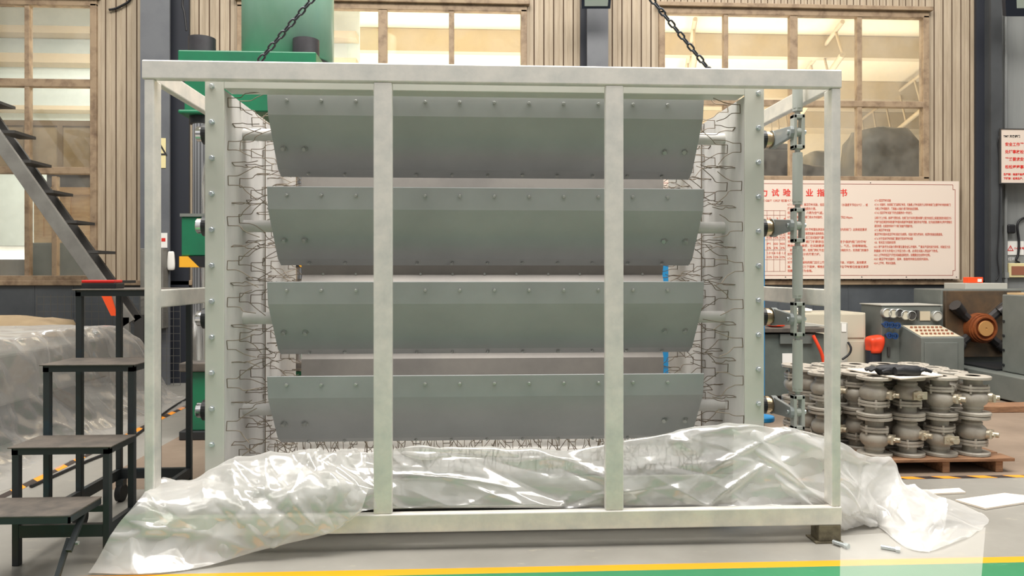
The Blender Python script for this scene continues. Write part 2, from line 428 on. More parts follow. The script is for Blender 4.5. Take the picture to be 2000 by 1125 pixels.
def panes(w_, q, pxs, pys):
    for i in range(len(pxs)-1):
        for j in range(len(pys)-1):
            b = MB(); xa, xb = X(pxs[i], YW), X(pxs[i+1], YW)
            za, zb = Z(1000, pys[j+1], YW), Z(1000, pys[j], YW)
            b.box((max(xa, q[0]), YW-.003, max(za, q[2])), (min(xb, q[1]), YW+.003, min(zb, q[3])))
            b.build('pane', 'glass', w_)
panes(wl, WL, [-70, 56, 190], [0, 175, 340]); panes(wl, WL, [-70, 56, 109, 190], [340, 560])
panes(wm, WM, [460, 600, 748, 882, 1030], [0, 186, 360]); panes(wr, WR, [1280, 1416, 1548, 1676, 1810], [0, 196, 360])
# the bay behind the windows
b = MB(); b.box((-16, YW+.3, 6.9), (18, 26, 7.0)); 
struct(b.build('ceiling_bay', 'cream'))
for i, (yy, hh) in enumerate([(9.5, .45), (13.5, .5), (17.5, .5), (21.5, .5)]):
    b = MB(); b.box((-16, yy, 6.88-hh), (18, yy+.25, 6.89)); struct(b.build('trim_beam', 'creamdark'))
b = MB(); b.box((-16, 25.5, 0), (18, 25.6, 6.9)); struct(b.build('wall_far', 'cream'))
b = MB()
for k in range(5):
    x0 = 1.5+k*3.2
    b.tube([(x0, 12, 6.0), (x0+2.4, 22, 5.2)], .07, 6); b.tube([(x0+2.4, 22, 6.6), (x0, 12, 6.7)], .05, 6)
    for q in range(8):
        t = q/8; p = Vector((x0, 12, 6.0)).lerp(Vector((x0+2.4, 22, 5.2)), t); r_ = Vector((x0, 12, 6.7)).lerp(Vector((x0+2.4, 22, 6.6)), t+.06)
        b.tube([p, r_], .03, 5)
struct(b.build('trim_truss', 'creamdark'))
b = MB(); b.box((-9, 11.0, 0), (-2.2, 11.1, 6.5)); struct(b.build('wall_bay_left', 'palewall'))
for pa, pb in ((50, 64), (104, 122), (206, 214)):
    b = MB(); b.box((-9, 10.6, Z(100, pb, 10.6)), (-2.2, 10.95, Z(100, pa, 10.6))); struct(b.build('trim_beam', 'creamdark'))
# things seen through the glass
def pbox(px0, px1, py0, py1, Y, dep): 
    p, q = P(px0, py1, Y), P(px1, py0, Y); return (p.x, Y, p.z), (q.x, Y+dep, q.z)
r = thing('tan_screen_board', P(100, 335, YW+.14), 'tan boarded panel with dark ribs standing inside left window, middle row', 'panel')
b = MB(); b.box(*pbox(-150, 186, 237, 334, YW+.16, .02)); b.build('board', 'board', r)
for a, c in ((45, 55), (112, 122), (178, 186)):
    b = MB(); b.box(*pbox(a, c, 237, 334, YW+.14, .015)); b.build('rib', 'boardrib', r)
b = MB(); b.box(*pbox(-150, 186, 236, 243, YW+.139, .016)); b.build('rib', 'boardrib', r)
r = thing('wooden_crate', P(150, 480, YW+.5), 'pale wooden packing crate behind the lower right panes of left window', 'crate')
b = MB(); b.box(*pbox(66, 200, 372, 472, YW+.55, .6)); b.build('side_panel', 'wood', r)
for a, c, e, g in ((66, 200, 366, 380), (66, 200, 462, 474), (76, 84, 380, 462), (128, 137, 380, 462)):
    b = MB(); b.box(*pbox(a, c, e, g, YW+.52, .03)); b.build('batten', 'wood', r)
r = tag(MB().box(*pbox(60, 210, 474.5, 745, YW+.5, .7)).build('dark_bench', 'panel', bevel=.01), 'dark grey bench under the wooden crate, seen through left window', 'bench')
tag(MB().box(*pbox(90, 215, 338, 728, YW+1.25, .5)).build('dark_backing', 'coldark', bevel=.02), 'dark container box added to darken the space above the wooden crate in left window', 'backing')  # box added only so the space above the crate renders dark
tag(MB().box(*pbox(-60, 58, 480, 730, YW+.9, .7)).build('grey_work_table', 'wall_grey', bevel=.01), 'pale grey table behind the bottom left pane of left window', 'table')
def lump(name, a, bb, m, label, cat, amp=.05, seg=14, seed=0):
    (x0, y0, z0), (x1, y1, z1) = a, bb; b = MB(); vs = []; fs = []
    n = seg
    c = Vector(((x0+x1)/2, (y0+y1)/2, (z0+z1)/2)); hx, hy, hz = (x1-x0)/2, (y1-y0)/2, (z1-z0)/2
    for i in range(n+1):
        for j in range(2*n):
            th = PI*i/n; ph = PI*j/n
            u = Vector((math.sin(th)*math.cos(ph), math.sin(th)*math.sin(ph), math.cos(th)))
            k = 1/max(abs(u.x)**6+abs(u.y)**6+abs(u.z)**6, 1e-9)**(1/6)
            p = u*k; p = Vector((p.x*hx, p.y*hy, p.z*hz))
            nn = noise.noise(p*4+Vector((seed, 0, 0)))
            if p.z > -hz*.95: p += u*nn*amp
            vs.append(c+p)
    for i in range(n):
        for j in range(2*n): fs.append((i*2*n+j, (i+1)*2*n+j, (i+1)*2*n+(j+1) % (2*n), i*2*n+(j+1) % (2*n)))
    b.add(vs, fs, True)
    return tag(b.build(name, m), label, cat)
lump('tarped_machine', P(1672, 352, YW+.5)[:2]+(0.0,), (X(1815, YW+.5), YW+1.1, Z(1750, 243, YW+.5)), 'tarp', 'machine under a grey tarp behind the lower right pane of right window', 'machine', .05)
tag(MB().box(*pbox(1490, 1552, 292, 718, YW+1.2, .5)).box(*pbox(1500, 1540, 280, 292, YW+1.3, .3)).build('dark_cabinet', 'darkobj', bevel=.02), 'dark brown cabinet behind right window beside the damper flange', 'cabinet')
lump('covered_pallet', (X(1556, YW+1.2), YW+1.2, 0), (X(1640, YW+1.2), YW+1.8, Z(1600, 318, YW+1.2)), 'darkobj', 'dark covered pile behind the middle panes of right window', 'pile', .04, seed=5)
lump('grey_tank', (X(1590, YW+2.0), YW+2.0, 0), (X(1640, YW+2.0), YW+2.7, Z(1600, 290, YW+2.0)), 'tarp', 'grey rounded tank behind the dark covered pile, seen through right window', 'tank', .01, seed=9)
# hazard tapes
def tape(p, q, wd, label):
    p, q = Vector(p), Vector(q); d = (q-p).normalized(); n_ = Vector((-d.y, d.x, 0))*wd/2
    b = MB(); vs = [p-n_, q-n_, q+n_, p+n_]
    b.add([v+Vector((0, 0, .0015)) for v in vs], [(0, 1, 2, 3)])
    return tag(b.build('hazard_tape', 'hazfloor'), label, 'tape')
tape((1.2, YT, 0), (9, YT, 0), .055, 'orange and black hazard tape on the floor in front of the valve pallet')
p, q = PH(96, 925), PH(372, 789)
d_ = (q-p)
tape(p-d_*.3, q+d_*.5, .06, 'orange and black hazard tape on the floor beside the wrapped machine')
# ================================================================== CRATE FRAME
X0, X1 = X(276, 0), X(1645, 0)
ZBOT, ZTOP, BH, BD = .086, 2.287, .088, .045
CD = 1.95
cr_ = thing('steel_transport_frame', ((X0+X1)/2, CD/2, 0), 'large open galvanised steel tube frame around the louver damper', 'frame')
def tubebox(name, a, b_, m='galv', bev=.006): return MB().box(a, b_).build(name, m, cr_, bevel=bev)
for y in (0, CD-BD):
    tubebox('top_rail', (X0, y, ZTOP-BH), (X1, y+BD, ZTOP)); tubebox('bottom_rail', (X0, y, ZBOT), (X1, y+BD, ZBOT+BH))
for xa in (X0, X1-BD):
    for z, nm in ((ZTOP-BH, 'top_side_rail'), (ZBOT, 'bottom_side_rail'), (1.138, 'middle_side_rail')):
        tubebox(nm, (xa+.003, BD+.001 if z != 1.138 else .09, z+.001), (xa+BD-.003, CD-BD-.001 if z != 1.138 else CD-.09, z+BH-.002))
for xa in (X0+.01, X1-BD-.004):
    for y in (.004, CD-.089): tubebox('corner_post', (xa, y, ZBOT+BH), (xa+BD, y+.085, ZTOP-BH))
for pa in (729, 1183):
    xa = X(pa, 0)
    for y in (.004, CD-BD): tubebox('middle_post', (xa, y, ZBOT+BH), (xa+.087, y+.041, ZTOP-BH))
for k in range(3):
    y = .35+k*.55; tubebox('floor_bearer', (X0+BD, y, ZBOT), (X1-BD, y+.06, ZBOT+BH))
for xa in (X0+.02, X1-.115):
    for y in (.0, CD-.1):
        f_ = MB().box((xa, y, .008), (xa+.11, y+.09, ZBOT)).build('foot', 'weld', cr_, bevel=.004)
        MB().box((xa-.02, y-.01, 0), (xa+.115, y+.1, .008)).build('foot_plate', 'weld', f_)
# ================================================================== LOUVER DAMPER
YF, YS, YR, YE = .19, .51, 1.25, 1.67
xi0, xi1 = X(437, YF), X(1455, YF); xo0, xo1 = X(400, YF), X(1492.5, YF)
zb, zt = .19, 2.205
da = thing('louver_damper', ((X0+X1)/2, .9, ZBOT+BH), 'grey steel louver damper with wide tilted blades inside the galvanised frame', 'damper')
def flange(name, a, b_): return MB().box(a, b_).build(name, 'flange', da, bevel=.003)
zl = ZBOT+BH
fl = flange('side_flange', (xo0, YF, zl), (xi0, YF+.014, 2.30)); fr = flange('side_flange', (xi1, YF, zl), (xo1, YF+.014, 2.30))
flange('top_flange', (xi0, YF+.002, zt), (xi1, YF+.014, 2.30)); flange('bottom_flange', (xi0, YF+.002, zl), (xi1, YF+.014, .285))
for a, c in ((xo0, xi0), (xi1, xo1)):
    flange('rear_flange', (a, YE-.014, zl), (c, YE, 2.20))
flange('top_stiffener', (xi0, YF+.014, zt), (xi1, YF+.12, zt+.01))
for xa in (xi0-.010, xi1):
    b = MB(); b.box((xa, YF+.014, zl), (xa+.010, YE-.014, 2.20)); b.build('side_plate', 'inner', da)
    b = MB(); xx = xa+.010 if xa < 0 else xa-.012
    b.box((xx, .865, zl+.02), (xx+.012, .89, 2.19)); b.build('seam_bar', 'inner', da)
    b = MB(); b.cyl((xx+(.018 if xa < 0 else -.006), .85, zl+.02), (xx+(.018 if xa < 0 else -.006), .85, 2.19), .003, 6); b.build('seam_rod', 'wire', da)
b = MB(); b.box((xi0, YF+.014, zl+.012), (xi1, YE-.014, zl+.022)); b.build('bottom_plate', 'inner', da)
# hex bolt prototype helpers
def hexbolt_mb(r, h):
    b = MB(); b.lathe([(0, 0), (r*1.25, 0), (r*1.25, -h*.25), (r, -h*.25), (r, -h*.9), (r*.85, -h), (0, -h)], (0, 0, 0), axis=1, n=6); return b
proto_bolt = {}
def bolt(loc, r, h, m, parent, rotx=0, name='bolt'):
    k = (r, h, m, name)
    if k not in proto_bolt:
        o = hexbolt_mb(r, h).build(name, m); C.objects.unlink(o); proto_bolt[k] = o
    return inst(proto_bolt[k], loc, parent, (rotx, random.random(), 0))
for fo, pxs in ((fl, 414), (fr, 1481)):
    for k in range(12): bolt((X(pxs, YF), YF, 2.214-k*.1745), .0115, .016, 'zinc', fo, 0, 'flange_bolt')
# blades
bx0, bx1 = X(521, YS-.154), X(1375.5, YS-.154)
bc = (bx0+bx1)/2; bl = (bx1-bx0)/2
ZS = [Z(1000, y, YS) for y in (268, 443.5, 620, 795)]
def blade_mesh(xa, xb, y0, z0, phi, h, n_, m, lipa=.10, t=.006, back=False):
    prof = [(0, h), (n_, h-lipa), (n_, -h+.068), (n_*.40, -h)]
    pts = []
    for (n, c) in prof:
        pts.append((y0-n*math.cos(phi)-c*math.sin(phi), z0-n*math.sin(phi)+c*math.cos(phi)))
    inn = []
    for (n, c) in prof:
        n2 = n-t
        inn.append((y0-n2*math.cos(phi)-c*math.sin(phi), z0-n2*math.sin(phi)+c*math.cos(phi)))
    b = MB()
    poly = pts+inn[::-1]
    # prism along X with the outline split in convex quads
    for i in range(3):
        q = [pts[i], pts[i+1], inn[i+1], inn[i]]
        b.prism(q, 0, xa, xb)
    def at(n, c): return (y0-n*math.cos(phi)-c*math.sin(phi), z0-n*math.sin(phi)+c*math.cos(phi))
    return b, at
PHI, HB = math.radians(38), .244
for zi, z in enumerate(ZS):
    b, at = blade_mesh(bx0, bx1, YS, z, PHI, HB, .055, 'blade')
    bo = b.build('blade', 'blade', da)
    # rear skin of the blade
    b2 = MB(); q = [at(-.004, HB-.01), at(-.05, .1), at(-.05, -.1), at(-.004, -HB+.01)]
    for i in range(3):
        (ya, za), (yb, zb_) = q[i], q[i+1]
        b2.prism([(ya, za), (yb, zb_), (yb-.004, zb_-.003), (ya-.004, za-.003)], 0, bx0+.02, bx1-.02)
    b2.build('rear_skin', 'blade', bo)
    lipang = math.atan2(.055, .10)
    for k in range(12):
        x = X(558+k*68.0, YS-.17); y, zz = at(.02, HB-.036)
        bolt((x, y, zz), .008, .016, 'dull', bo, PHI-lipang)
    for k in range(11):
        x = bc+(-5+k)*.195; y, zz = at(.0385, -HB+.034)
        bolt((x, y, zz), .008, .014, 'dull', bo, PHI+.45)
    for px in (557, 598, 1297, 1337):
        x = X(px, YS); y, zz = at(.055, .0-.05)
        bolt((x, y, zz), .0135, .02, 'dull', bo, PHI, 'face_bolt')
    for xa, xb in ((xi0-.03, bx0+.3), (bx1-.3, xi1+.03)):
        MB().cyl((xa, YS, z), (xb, YS, z), .032, 24).build('shaft', 'inner', da)
    # rear blade row (closed)
    rx0, rx1 = X(592, YR), X(1292, YR)
    b, at2 = blade_mesh(rx0, rx1, YR, z, 0, .262, .05, 'blade2', .075)
    rb = b.build('rear_blade', 'blade2', da)
    for k in range(11):
        bolt((rx0+.13+k*.203, YR-.014, z+.235), .008, .014, 'dull', rb, 0)
        bolt((rx0+.13+k*.203, YR-.012, z-.245), .008, .014, 'dull', rb, .6)
    for xa, xb in ((xi0-.03, rx0+.2), (rx1-.2, xi1+.03)):
        MB().cyl((xa, YR+.02, z), (xb, YR+.02, z), .032, 20).build('shaft', 'inner', da)
    # left bearings
    xl = X(385, YS)
    MB().lathe([(0, xi0-.01), (.075, xi0-.01), (.075, xi0-.06), (.055, xi0-.075), (.055, xl+.035), (.0, xl+.035)], (0, YS, z), 0, 24).build('bearing', 'black', da)
    MB().lathe([(0, xl+.04), (.040, xl+.04), (.040, xl+.004), (.034, xl), (0, xl)], (0, YS, z), 0, 24).build('bearing_cap', 'chrome', da)
    # right bearings, collar and lever
    xr = X(1507, YS)
    MB().lathe([(0, xi1+.01), (.075, xi1+.01), (.075, xi1+.06), (.05, xi1+.075), (.05, xr-.04), (0, xr-.04)], (0, YS, z), 0, 24).build('bearing', 'black', da)
    MB().lathe([(0, xr-.05), (.047, xr-.05), (.047, xr-.02), (.040, xr-.02), (.040, xr), (0, xr)], (0, YS, z), 0, 24).build('shaft_collar', 'bronze', da)
    yl = .29
    b = MB(); pts = []
    for k in range(9): a = -PI/2+PI*k/8; pts.append((YS+.045*math.cos(a), z+.047*math.sin(a)))
    pts += [(yl-.02, z+.028), (yl-.03, z+.01), (yl-.03, z-.01), (yl-.02, z-.028)]
    b.prism(pts, 0, xr, xr+.02)
    lv = b.build('crank_lever', 'lever', da, bevel=.003)
    MB().lathe([(.045, xr+.0), (.05, xr-.004), (.05, xr+.024), (.0, xr+.024)], (0, YS, z), 0, 24).build('hub', 'lever', lv)
# linkage
YL = .29; xr = X(1507, YS); xk = xr+.02+.028
for k, z in enumerate(ZS):
    b = MB(); hw, hh = .030, .09
    b.box((xk-hw, YL-.025, z-hh), (xk-hw+.018, YL+.025, z+hh)); b.box((xk+hw-.018, YL-.025, z-hh), (xk+hw, YL+.025, z+hh))
    b.box((xk-hw, YL-.025, z+hh-.022), (xk+hw, YL+.025, z+hh)); b.box((xk-hw, YL-.025, z-hh), (xk+hw, YL+.025, z-hh+.022))
    cl = b.build('clevis', 'rod', da, bevel=.004)
    MB().cyl((xk-hw-.028, YL, z), (xk+hw+.012, YL, z), .012, 12).build('clevis_pin', 'zinc', cl)
    MB().lathe([(0, -.012), (.024, -.012), (.024, .012), (0, .012)], (xk, YL, z), 0, 16).build('rod_eye', 'rod', cl)
ends = [zl+.04]+[z for z in ZS][::-1]+[2.30]
zz = sorted(ZS)
segs = [(zz[0]-.30, zz[0])]+[(zz[i], zz[i+1]) for i in range(3)]+[(zz[3], 2.30)]
for i, (a, c) in enumerate(segs):
    a2 = a+.088 if i > 0 else a; c2 = c-.088 if i < 4 else c
    rr = .026 if 0 < i else .02
    b = MB()
    b.cyl((xk, YL, a2-.002), (xk, YL, c2+.002), .014, 12)
    if i == 0: b.box((xk-.02, YL-.02, a2), (xk+.02, YL+.02, c2-.02))
    else: b.cyl((xk, YL, a2+.035), (xk, YL, c2-(.035 if i < 4 else 0)), rr, 20)
    ro = b.build('linkage_rod', 'rod', da)
    if i > 0: MB().lathe([(.014, a2+.02), (.027, a2+.02), (.027, a2+.05), (.014, a2+.05)], (xk, YL, 0), 2, 6).build('lock_nut', 'rod', ro)
    if 0 < i < 4: MB().lathe([(.014, c2-.05), (.027, c2-.05), (.027, c2-.02), (.014, c2-.02)], (xk, YL, 0), 2, 6).build('lock_nut', 'rod', ro)
# anchors
def anchor_mb(seed):
    rnd = random.Random(seed); b = MB(); r = .0022
    h = .023; j = lambda s: rnd.uniform(-s, s)
    b.tube([(.002, 0, -h), (.002, 0, h)], r, 5)
    k = rnd.uniform(.02, .07)
    b.tube(spline([(.002, 0, h), (.04, .002, h), (.062+j(.01), j(.006), h+.004), (.085, j(.01), h+k*.45), (.14+j(.02), j(.03), h+k+j(.02))], 3), r, 5)
    k = rnd.uniform(.02, .08)
    b.tube(spline([(.002, 0, -h), (.04, -.002, -h), (.06+j(.01), j(.006), -h-.004), (.085, j(.01), -h-k*.45), (.135+j(.02), j(.03), -h-k-j(.02))], 3), r, 5)
    return b
aprotos = []
for k in range(9):
    o = anchor_mb(k).build('anchor', 'wire'); C.objects.unlink(o); aprotos.append(o)
alist = []
for side in (0, 1):
    for ci in range(14):
        y = YF+.055+ci*.102
        alt = ci % 2
        for ri in range(11):
            z = 2.15-ri*.2-(.1 if alt else 0)+(.03 if (ci//2) % 2 else 0)
            if z < .24: continue
            if min(abs(z-q) for q in ZS) < .05 and abs(y-YS) < .06: continue
            rot = Matrix.Rotation((PI/2 if alt else random.choice((0, 0, PI)))+random.uniform(-.3, .3), 4, 'X')
            y += random.uniform(-.012, .012); z += random.uniform(-.015, .015)
            if side: m_ = Matrix.Translation((xi1, y, z)) @ Matrix.Rotation(PI, 4, 'Z') @ rot
            else: m_ = Matrix.Translation((xi0, y, z)) @ rot
            alist.append(m_)
for ci in range(26):
    for ri in range(7):
        x = xi0+.05+ci*.1; y = YF+.16+ri*.2+(.1 if ci % 2 else 0)
        rz = random.choice((0, 90, 180, 270)) if ci % 2 else random.choice((0, 180))
        alist.append(Matrix.Translation((x+random.uniform(-.02, .02), y, zl+.022)) @ Matrix.Rotation(math.radians(rz), 4, 'Z') @ Matrix.Rotation(-PI/2, 4, 'Y'))
cp = Vector((0, -D, H))
side_a = sorted([m_ for m_ in alist if True], key=lambda m_: (m_.translation-cp).length)
rootloc = Matrix.Translation(-Vector(da.location))
rest = MB()
for i, m_ in enumerate(side_a):
    if i < 100:
        o = aprotos[(i*5+i//7) % 9].copy(); C.objects.link(o); o.parent = da; o.matrix_local = rootloc @ m_
    else:
        me = aprotos[(i*5+i//7) % 9].data
        rest.add([m_ @ v.co for v in me.vertices], [tuple(p.vertices) for p in me.polygons], True)
ro = rest.build('anchors', 'wire', da); ro['kind'] = 'stuff'; ro.name = 'anchor_field'
# lifting lugs (on the top flange, chain ends hang on them)
lug = {}
for nm, px in (('a', 496), ('b', 1391)):
    x = X(px, .24); lug[nm] = x
    b = MB(); b.box((x-.03, .234, 2.30), (x+.03, .246, 2.335)); b.build('lifting_lug', 'flange', da)
# ================================================================== CHAINS
def link_mb(L, W, r):
    b = MB(); pts = []; hs = (L-W)/2; rw = W/2-r
    for k in range(9): a = -PI/2+PI*k/8; pts.append((hs+rw*math.cos(a), rw*math.sin(a), 0))
    for k in range(9): a = PI/2+PI*k/8; pts.append((-hs+rw*math.cos(a), rw*math.sin(a), 0))
    b.tube(pts, r, 7, closed=True); return b
lk = link_mb(.050, .032, .0052).build('link', 'chain'); C.objects.unlink(lk)
def chain(p0, p1, label):
    p0, p1 = Vector(p0), Vector(p1); L = (p1-p0).length; n = int(L/.0385)
    r = thing('lifting_chain', p0, label, 'chain', None)
    d = (p1-p0).normalized(); q = d.to_track_quat('X', 'Z').to_matrix().to_4x4()
    for k in range(n):
        o = lk.copy(); C.objects.link(o); o.parent = r
        o.matrix_local = Matrix.Translation(d*(k+.5)*.0385) @ q @ Matrix.Rotation(PI/4+(PI/2 if k % 2 else 0), 4, 'X')
chain((lug['a'], .24, 2.325), P(660, -60, .24), 'steel lifting chain rising above the left part of the frame, by green cylinder')
chain((lug['b'], .24, 2.325), P(1225, -60, .24), 'steel lifting chain rising above the right part of the frame, by right window')
# ================================================================== PLASTIC SHEET
def G(px, py, Y=None):
    if Y is None:
        p = PH(px, py, 0.012); return p
    return P(px, py, Y)
ST_ = [
 [G(322,930,.13), G(303,946,.06), G(270,980,-.10), G(222,1035,-.15), G(172,1119)],
 [G(385,938,.14), G(355,950,.05), G(325,985,-.09), G(300,1045,-.13), G(285,1120)],
 [G(455,905,.155), G(430,935,.06), G(410,985,-.07), G(400,1045,-.11), G(400,1106)],
 [G(550,890,.165), G(530,922,.07), G(520,970,-.05), G(515,1030,-.08), G(515,1072,-.07)],
 [G(640,884,.17), G(630,915,.09), G(640,955,-.03), G(640,1005,-.05), G(645,1040,-.05)],
 [G(715,882,.17), G(715,910,.11), G(720,940,.04), G(716,965,-.012), G(705,1000,-.03)],
 [G(800,874,.17), G(800,905,.14), G(800,940,.10), G(800,968,.075), G(800,992,.065)],
 [G(920,880,.17), G(920,905,.14), G(920,940,.11), G(920,965,.09), G(920,992,.065)],
 [G(1050,884,.17), G(1050,910,.13), G(1050,945,.10), G(1050,970,.09), G(1050,993,.065)],
 [G(1200,866,.17), G(1200,900,.13), G(1200,935,.09), G(1200,965,.085), G(1200,992,.065)],
 [G(1330,844,.17), G(1330,890,.13), G(1330,930,.10), G(1330,962,.08), G(1330,990,.065)],
 [G(1430,832,.17), G(1430,885,.13), G(1430,925,.10), G(1430,960,.08), G(1430,988,.065)],
 [G(1510,834,.17), G(1515,880,.14), G(1515,920,.11), G(1520,958,.09), G(1530,988,.07)],
 [G(1580,842,.17), G(1575,890,.15), G(1570,925,.13), G(1580,960,.11), G(1590,986,.10)],
 [G(1640,862,.22), G(1640,905,.19), G(1645,950,.16), G(1650,990,.13), G(1655,1030)],
 [G(1680,884,.28), G(1680,925,.24), G(1685,960,.20), G(1690,1000,.17), G(1695,1018)],
 [G(1745,905,.42), G(1738,940,.32), G(1732,975,.24), G(1727,1005,.19), G(1722,1030)],
 [G(1768,948,.36), G(1775,970,.24), G(1780,1000,.12), G(1778,1035,.05), G(1768,1066)],
 [G(1845,968,.40), G(1845,985,.28), G(1845,1008,.15), G(1838,1040,.06), G(1815,1076)],
 [G(1925,1003), G(1932,1014), G(1927,1025), G(1912,1036), G(1890,1050)],
]
def crease(q, an=(1, 1, 1)):
    # sharp straight creases between flat facets, as in stiff film
    d, pts = noise.voronoi(Vector((q.x*an[0], q.y*an[1], q.z*an[2])))
    return min(d[1]-d[0], .55)
def make_folds(seed, L):
    # long straight fold ridges in film coordinates: (x, y, dx, dy, half length, width, height)
    rnd = random.Random(seed); out = []
    for _ in range(int(270*L/4.5)):
        x = rnd.uniform(0, L); y = rnd.uniform(.05, .95)
        a = rnd.gauss(.75 if x < 1.5 else (.12 if x < 3.5 else -.75), .35)*(1 if rnd.random() < .8 else -1)
        out.append((x, y, math.cos(a), math.sin(a), rnd.uniform(.06, .42), rnd.uniform(.010, .035), rnd.choice((1, 1, -.7))*rnd.uniform(.12, .5)))
    return out
def foldsum(folds, x, y):
    k = 0.0
    for fx, fy, dx, dy, hl, w_, h_ in folds:
        ax, ay = x-fx, y-fy
        t = ax*dx+ay*dy
        if abs(t) > hl: continue
        d = abs(ax*-dy+ay*dx)
        if d < w_*3: k += h_*max(0, 1-d/(w_*3))**2*(1-(t/hl)**2)
    return k
def drape(stations, per, perv, amp, seed, b=None, lower=0.0):
    rows = []
    for s_ in stations:
        s2 = list(s_)
        r0 = s2[0]
        rows.append([Vector((r0.x, r0.y+.03, max(.012, r0.z-.14)))]+s2)
    nst = len(rows); m_ = len(rows[0])
    cols = [spline([rows[i][j] for i in range(nst)], per) for j in range(m_)]
    N = len(cols[0]); grid = [spline([cols[j][i] for j in range(m_)], perv) for i in range(N)]
    Mv = len(grid[0]); out = []
    off = Vector((seed, seed*2.3, seed*.7)); su = 0.0
    folds = make_folds(int(seed*10), 5.2)
    for i in range(N):
        row = []; sv = 0.0
        if i: su += (grid[i][Mv//2]-grid[i-1][Mv//2]).length
        for j in range(Mv):
            p = grid[i][j]
            if j: sv += (p-grid[i][j-1]).length
            du = grid[min(i+1, N-1)][j]-grid[max(i-1, 0)][j]; dv = grid[i][min(j+1, Mv-1)]-grid[i][max(j-1, 0)]
            n_ = du.cross(dv); n_ = n_.normalized() if n_.length > 1e-9 else Vector((0, 0, 1))
            if n_.z < 0 and abs(n_.z) > .3 or (abs(n_.z) <= .3 and n_.y > 0): n_ = -n_
            q = Vector((su, sv, 0))
            wv = Vector((noise.noise(q*2.0+off), noise.noise(q*2.3+off*2), 0))
            k = .55*noise.noise(Vector((q.x*1.5, q.y*3.4, 1))+off)+.5*(crease(q+wv*.2+off, (1.1, 2.6, 1))-.25)
            k += foldsum(folds, su+wv.x*.02, sv+wv.y*.02)
            k += .10*(crease(q+wv*.08+off*3, (8, 12, 1))-.25)
            e = min(1, min(j, Mv-1-j)/5+.3)
            v = p+n_*amp*k*e-Vector((0, 0, lower))
            v.z = max(v.z, .005+.006*max(0, k))
            row.append(v)
        out.append(row)
    b = b or MB(); vs = [v for r in out for v in r]; fs = []
    for i in range(N-1):
        for j in range(Mv-1):
            a, c, d, e = i*Mv+j, (i+1)*Mv+j, (i+1)*Mv+j+1, i*Mv+j+1
            fs.append((a, c, d)); fs.append((a, d, e))
    b.add(vs, fs, True); return b
fb = drape(ST_, 24, 18, .05, 3.1)
fb.cur = 1; drape(ST_[11:19], 16, 12, .05, 8.4, fb, .03); fb.cur = 0; drape(ST_[0:6], 18, 14, .05, 5.4, fb, .0)
tag(fb.build('plastic_sheet', ['film', 'filmwhite']), 'crumpled clear plastic sheet spilling out of the bottom of the galvanised frame onto the floor', 'plastic sheet')
# flat film in front of the right foot
b = MB(); n_ = 16; vs = []; fs = []
c4 = [PH(1642, 1046, .004), PH(1925, 1030, .004), PH(1915, 1150, .004), PH(1640, 1150, .004)]
for i in range(n_+1):
    for j in range(n_+1):
        u, v = i/n_, j/n_; p = (c4[0]*(1-u)+c4[1]*u)*(1-v)+(c4[3]*(1-u)+c4[2]*u)*v
        vs.append(p+Vector((0, 0, .002*noise.noise(p*5))))
for i in range(n_):
    for j in range(n_): fs.append((i*(n_+1)+j, i*(n_+1)+j+1, (i+1)*(n_+1)+j+1, (i+1)*(n_+1)+j))
b.add(vs, fs, True); tag(b.build('flat_plastic_film', 'filmflat'), 'smooth clear film lying flat on the floor right of the frame foot', 'plastic film')
# small white-blue film left of the flange
lump('bundled_film', (X0+.055, .08, .004), (xo0-.004, .33, .27), 'wrap', 'small bundle of bluish plastic film between left post and damper flange', 'plastic film', .05, seed=12)
# loose bolts on the floor
def floor_bolt(px, py, ang, label):
    p = PH(px, py, .0145); r = thing('loose_bolt', (p.x, p.y, 0), label, 'bolt', None)
    d = Vector((math.cos(ang), math.sin(ang), 0))
    MB().tube([p-d*.05, p+d*.012], .010, 12).build('shank', 'zinc', r)
    MB().tube([p+d*.012, p+d*.03], .0145, 6, smooth=False).build('head', 'zinc', r)
floor_bolt(1744, 1072, math.radians(-35), 'shiny steel bolt lying alone on grey floor near the yellow line')
floor_bolt(1646, 1064, math.radians(-60), 'steel bolt lying on grey floor against the frame foot')
# ================================================================== MOBILE STEPS
sx0, sx1 = X(32, -.08)-.015, X(209, -.08)+.015
st = thing('mobile_steps', ((sx0+sx1)/2, .3, 0), 'black steel mobile step stand with worn treads left of the frame', 'steps')
t_ = .03
def leg(x, y, z0, z1, m='steps'): return MB().box((x, y, z0), (x+t_, y+t_, z1)).build('leg', m, st, bevel=.003)
ys = [-.09, .15, .44, .90]; zs_ = [.525, .862, 1.215]
for i in range(3):
    y0, y1 = ys[i], ys[i+1] if i < 2 else ys[3]
    for x in (sx0, sx1-t_):
        leg(x, y0, 0 if i in (0,) else .10, zs_[i]-.006)
        if i == 2: leg(x, y1-t_, .10, zs_[i]-.006)
    tr_ = MB().box((sx0-.012, y0-.012, zs_[i]), (sx1+.012, y1+(.0 if i < 2 else .01), zs_[i]+.006)).build('tread', 'tread', st, bevel=.002)
    b = MB()
    for a, c in (((sx0, y0, zs_[i]-.03), (sx1, y0+.005, zs_[i])), ((sx0, y0, zs_[i]-.03), (sx0+.005, y1, zs_[i])), ((sx1-.005, y0, zs_[i]-.03), (sx1, y1, zs_[i]))): b.box(a, c)
    b.build('tread_frame', 'steps', st)
for x in (sx0, sx1-t_):
    MB().box((x+.002, -.06, .125), (x+t_-.002, .87, .18)).build('base_rail', 'steps', st)
MB().box((sx0+t_, -.088, .125), (sx1-t_, -.06, .18)).build('base_rail', 'steps', st)
MB().box((sx0+t_, -.085, .235), (sx1-t_, -.065, .262)).build('crossbar', 'steps', st)
